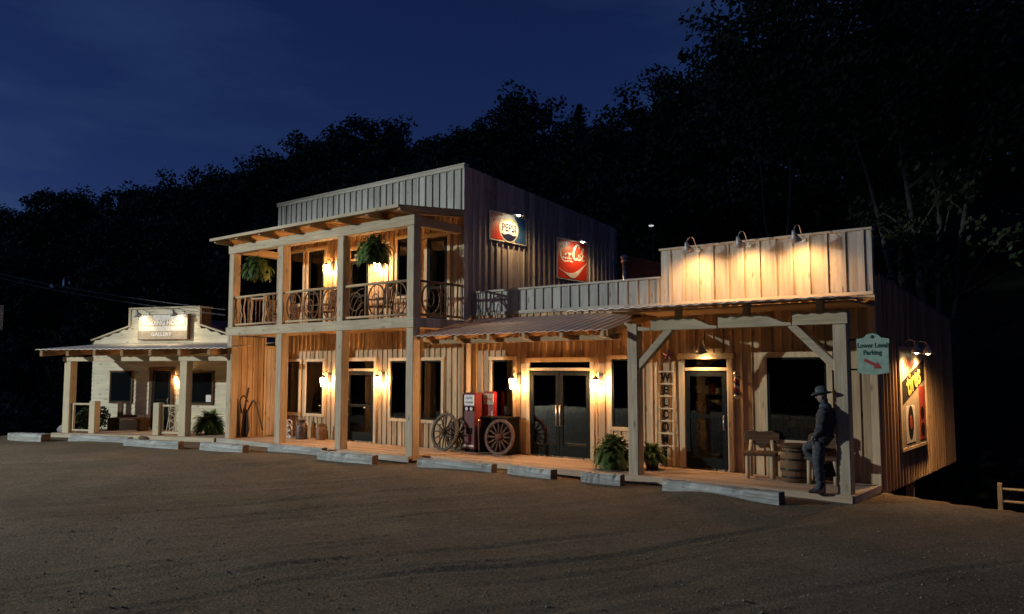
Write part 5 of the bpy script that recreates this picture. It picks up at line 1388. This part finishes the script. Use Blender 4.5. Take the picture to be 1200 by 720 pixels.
LABELS = {
 ('oak', 0): 'leafy broad crowned tree on the dark ridge skyline', ('pine', 0): 'pointed conifer rising on the dark ridge skyline',
 ('oak', 1): 'leafy tree in the dark woods halfway up the hillside', ('pine', 1): 'dark conifer in the woods halfway up the hillside',
 ('oak', 2): 'leafy tree at the foot of the dark hill behind the buildings', ('pine', 2): 'dark conifer at the foot of the hill behind the buildings',
 ('oak', 3): 'leafy tree in the black thicket beyond the cottage end', ('pine', 3): 'dark conifer in the black thicket beyond the cottage end'}
GROUPS = {0: 'trees along the ridge skyline', 1: 'trees on the hillside', 2: 'trees at the hill foot', 3: 'trees beyond the cottage end'}
n_tree = 0
used = set()
def plant(pi, x, y, s, row, label=None, zoff=-.5):
    global n_tree
    k, H, (c, t) = protos[pi]
    root = thing('pine_tree' if k == 'pine' else 'oak_tree', label or LABELS[(k, row)], 'tree', (x, y, hill_z(x, y)+zoff-.2), rnd.uniform(0, 6.28), None if label else ' '.join((GROUPS[row], 'conifers' if k == 'pine' else 'leafy')))
    root.scale = (s*rnd.uniform(.9, 1.1), s*rnd.uniform(.9, 1.1), s)
    for q in (c, t):
        if q.name in used:
            o = q.copy(); COL.objects.link(o)
        else:
            o = q; used.add(q.name)
        o.parent = root; o.location = (0,0,0)
    n_tree += 1
def rowof(xs, y, row, pines=.15, s0=.9, s1=1.15, jy=2.5):
    for x in xs:
        g = min(1.38, 1+.0024*max(0, -x-25)) if row == 0 else 1
        if row == 0: g *= .88 if -72 < x < -46 else (.95 if -110 < x <= -72 else 1)
        pi = rnd.randrange(7, 9) if rnd.random() < pines else rnd.randrange(0, 7)
        plant(pi, x+rnd.uniform(-1.5, 1.5), y+rnd.uniform(-jy, jy), rnd.uniform(s0, s1)*g*(.88 if pi > 6 else 1), row)
xs = []; x = -232
while x < 14: xs.append(x); x += 3.6 + .028*abs(min(0, x+20))*.55
rowof(xs, 61, 0, .06, .98, 1.2)
rowof([q+2 for q in xs[1:]], 56.5, 0, .04, .92, 1.1, 1.5)
rowof(frange(-190, 10, 7.5), 50, 0, .04)
rowof(frange(-230, -145, 9), 42, 1, .1); rowof(frange(-140, 8, 8.5), 43, 1, .1); rowof(frange(-110, 6, 7.5), 34, 1, .1)
rowof(frange(-190, -60, 9), 24, 2, .1, .7, .95); rowof(frange(-85, 0, 7), 26, 2, .12, .75, .95); rowof(frange(-70, -20, 6), 19, 2, .1, .6, .8, 1.5)
for (x, y, s, pi) in ((-52,2,.5,2),(-58,-3,.55,0),(-47,6,.5,3),(-60,8,.6,5),(-70,0,.7,4),(-68,-9,.6,6),(-44,11,.5,1),(-80,-6,.75,7)):
    plant(pi, x, y, s, 3)
for _k, _h, (c, t) in protos:
    for q in (c, t):
        if q.name not in used: bpy.data.objects.remove(q)
# bigger trees close behind the shop: finer leaves, pale forked trunks
def big_tree(label, x, y, H, rad, seed, stems, leafn=120, pale=True, lo=.45):
    r = random.Random(seed)
    z0 = hill_z(x, y)-.6
    t = thing('oak_tree', label, 'tree', (x, y, z0), 0)
    tr = MB(); tips = []
    for (dx, dy, tz, wd) in stems:
        P = []
        for i in range(9):
            q = i/8; P.append(Vector((dx*q**1.3+r.uniform(-.12,.12)*q, dy*q**1.3+r.uniform(-.12,.12)*q, tz*q)))
        tr.tube(smoothpts(P, 2), [wd*(1.15-.8*i/16) for i in range(17)], 8)
        for k in range(5):
            s_ = P[r.randint(4, 8)]; a = r.uniform(0, 6.283); e = s_+Vector((math.cos(a)*r.uniform(1,2.6), math.sin(a)*r.uniform(1,2.6), r.uniform(.8,2.6)))
            tr.tube(smoothpts([s_, s_.lerp(e, .5)+Vector((0,0,.25)), e], 3), [wd*.35*(1-.12*i) for i in range(7)], 6); tips.append(e)
        tips.append(P[-1])
    tr.build('trunk', M['bark_pale'] if pale else M['bark'], t, smooth=True, world=False)
    b = MB(); cl = [(e, r.uniform(.7, 1.3)) for e in tips]
    for i in range(85):
        d = Vector((r.gauss(0,1), r.gauss(0,1), r.gauss(0,1))).normalized()*r.uniform(.25, 1)
        cl.append((Vector((d.x*rad, d.y*rad, H*(lo+(1-lo)*.5)+d.z*H*(1-lo)*.5)), r.uniform(.6, 1.35)))
    for c, cr_ in cl:
        for k in range(leafn):
            d = Vector((r.gauss(0,1), r.gauss(0,1), r.gauss(0,.6))).normalized()*cr_*r.random()**.4
            p = c+d; a = Vector((r.gauss(0,1), r.gauss(0,1), r.gauss(0,1))).normalized(); u = a.orthogonal().normalized(); v = a.cross(u)
            s = .13*r.uniform(.6, 1.3); b.add([p-u*s, p+v*s*.55, p+u*s, p-v*s*.55], [(0,1,2,3)])
    b.build('crown', M['tree_a'], t, world=False)
big_tree('tall tree with pale trunks forking behind the shop corner', -5.7, 16.5, 21, 5.2, 301, ((-2.6,.5,13,.16),(-.9,-.3,14,.17),(.5,.2,15,.15),(1.5,.6,13,.14)), lo=.5)
big_tree('tall tree with a slim leaning trunk behind the false front middle', -11.8, 18.5, 21, 4.0, 302, ((.9,.2,14,.13),(-1.0,.4,13,.11)), lo=.5)
big_tree('tall dense tree past the shop side wall, near the right border', 1.5, 15.5, 21, 5.0, 303, ((.6,.3,15,.2),(-.9,0,13,.15)), pale=False, lo=.2)
big_tree('dense tree leaning over the lower level at the right border', 6.5, 11.0, 17, 5.0, 304, ((-.6,.3,12,.2),(.9,0,11,.15)), pale=False, lo=.1)
big_tree('dense tree filling the gap behind the pale trunks', -1.8, 23, 23, 5.5, 305, ((.4,.3,15,.2),), pale=False, lo=.15)
big_tree('dense tree up the slope behind the slim leaning trunk', -8.8, 26, 21, 5.0, 306, ((.4,.3,15,.2),), pale=False, lo=.15)
# ------------------------------------------------------------------ undergrowth along the dark hill foot and the drop
def undergrowth(name, spots, seed, lab):
    r = random.Random(seed); b = MB()
    for (x, y, rad, h) in spots:
        z = hill_z(x, y)-.5
        for k in range(int(240*rad)):
            p = Vector((x+r.gauss(0, rad*.5), y+r.gauss(0, rad*.5), z+abs(r.gauss(0, h*.5)))); a = Vector((r.gauss(0,1), r.gauss(0,1), r.gauss(0,1))).normalized(); u = a.orthogonal().normalized(); v = a.cross(u)
            s = r.uniform(.10, .26); b.add([p-u*s, p+v*s*.6, p+u*s, p-v*s*.6], [(0,1,2,3)])
    o = b.build(name, M['tree_a']); o['kind'] = 'stuff'; o['label'] = lab; o['category'] = 'undergrowth'
sp = [(rnd.uniform(-66,-43), rnd.uniform(-8,13), 1.6, 1.8) for _ in range(60)] + [(rnd.uniform(-36,-24), rnd.uniform(9,16), 1.6, 2.0) for _ in range(20)] + [(rnd.uniform(-3,9), rnd.uniform(9,15), 1.5, 2.0) for _ in range(26)] + [(rnd.uniform(-26,-4), rnd.uniform(13,18), 1.4, 1.6) for _ in range(24)]
undergrowth('undergrowth', sp, 41, 'dark tangled undergrowth round the foot of the hill')
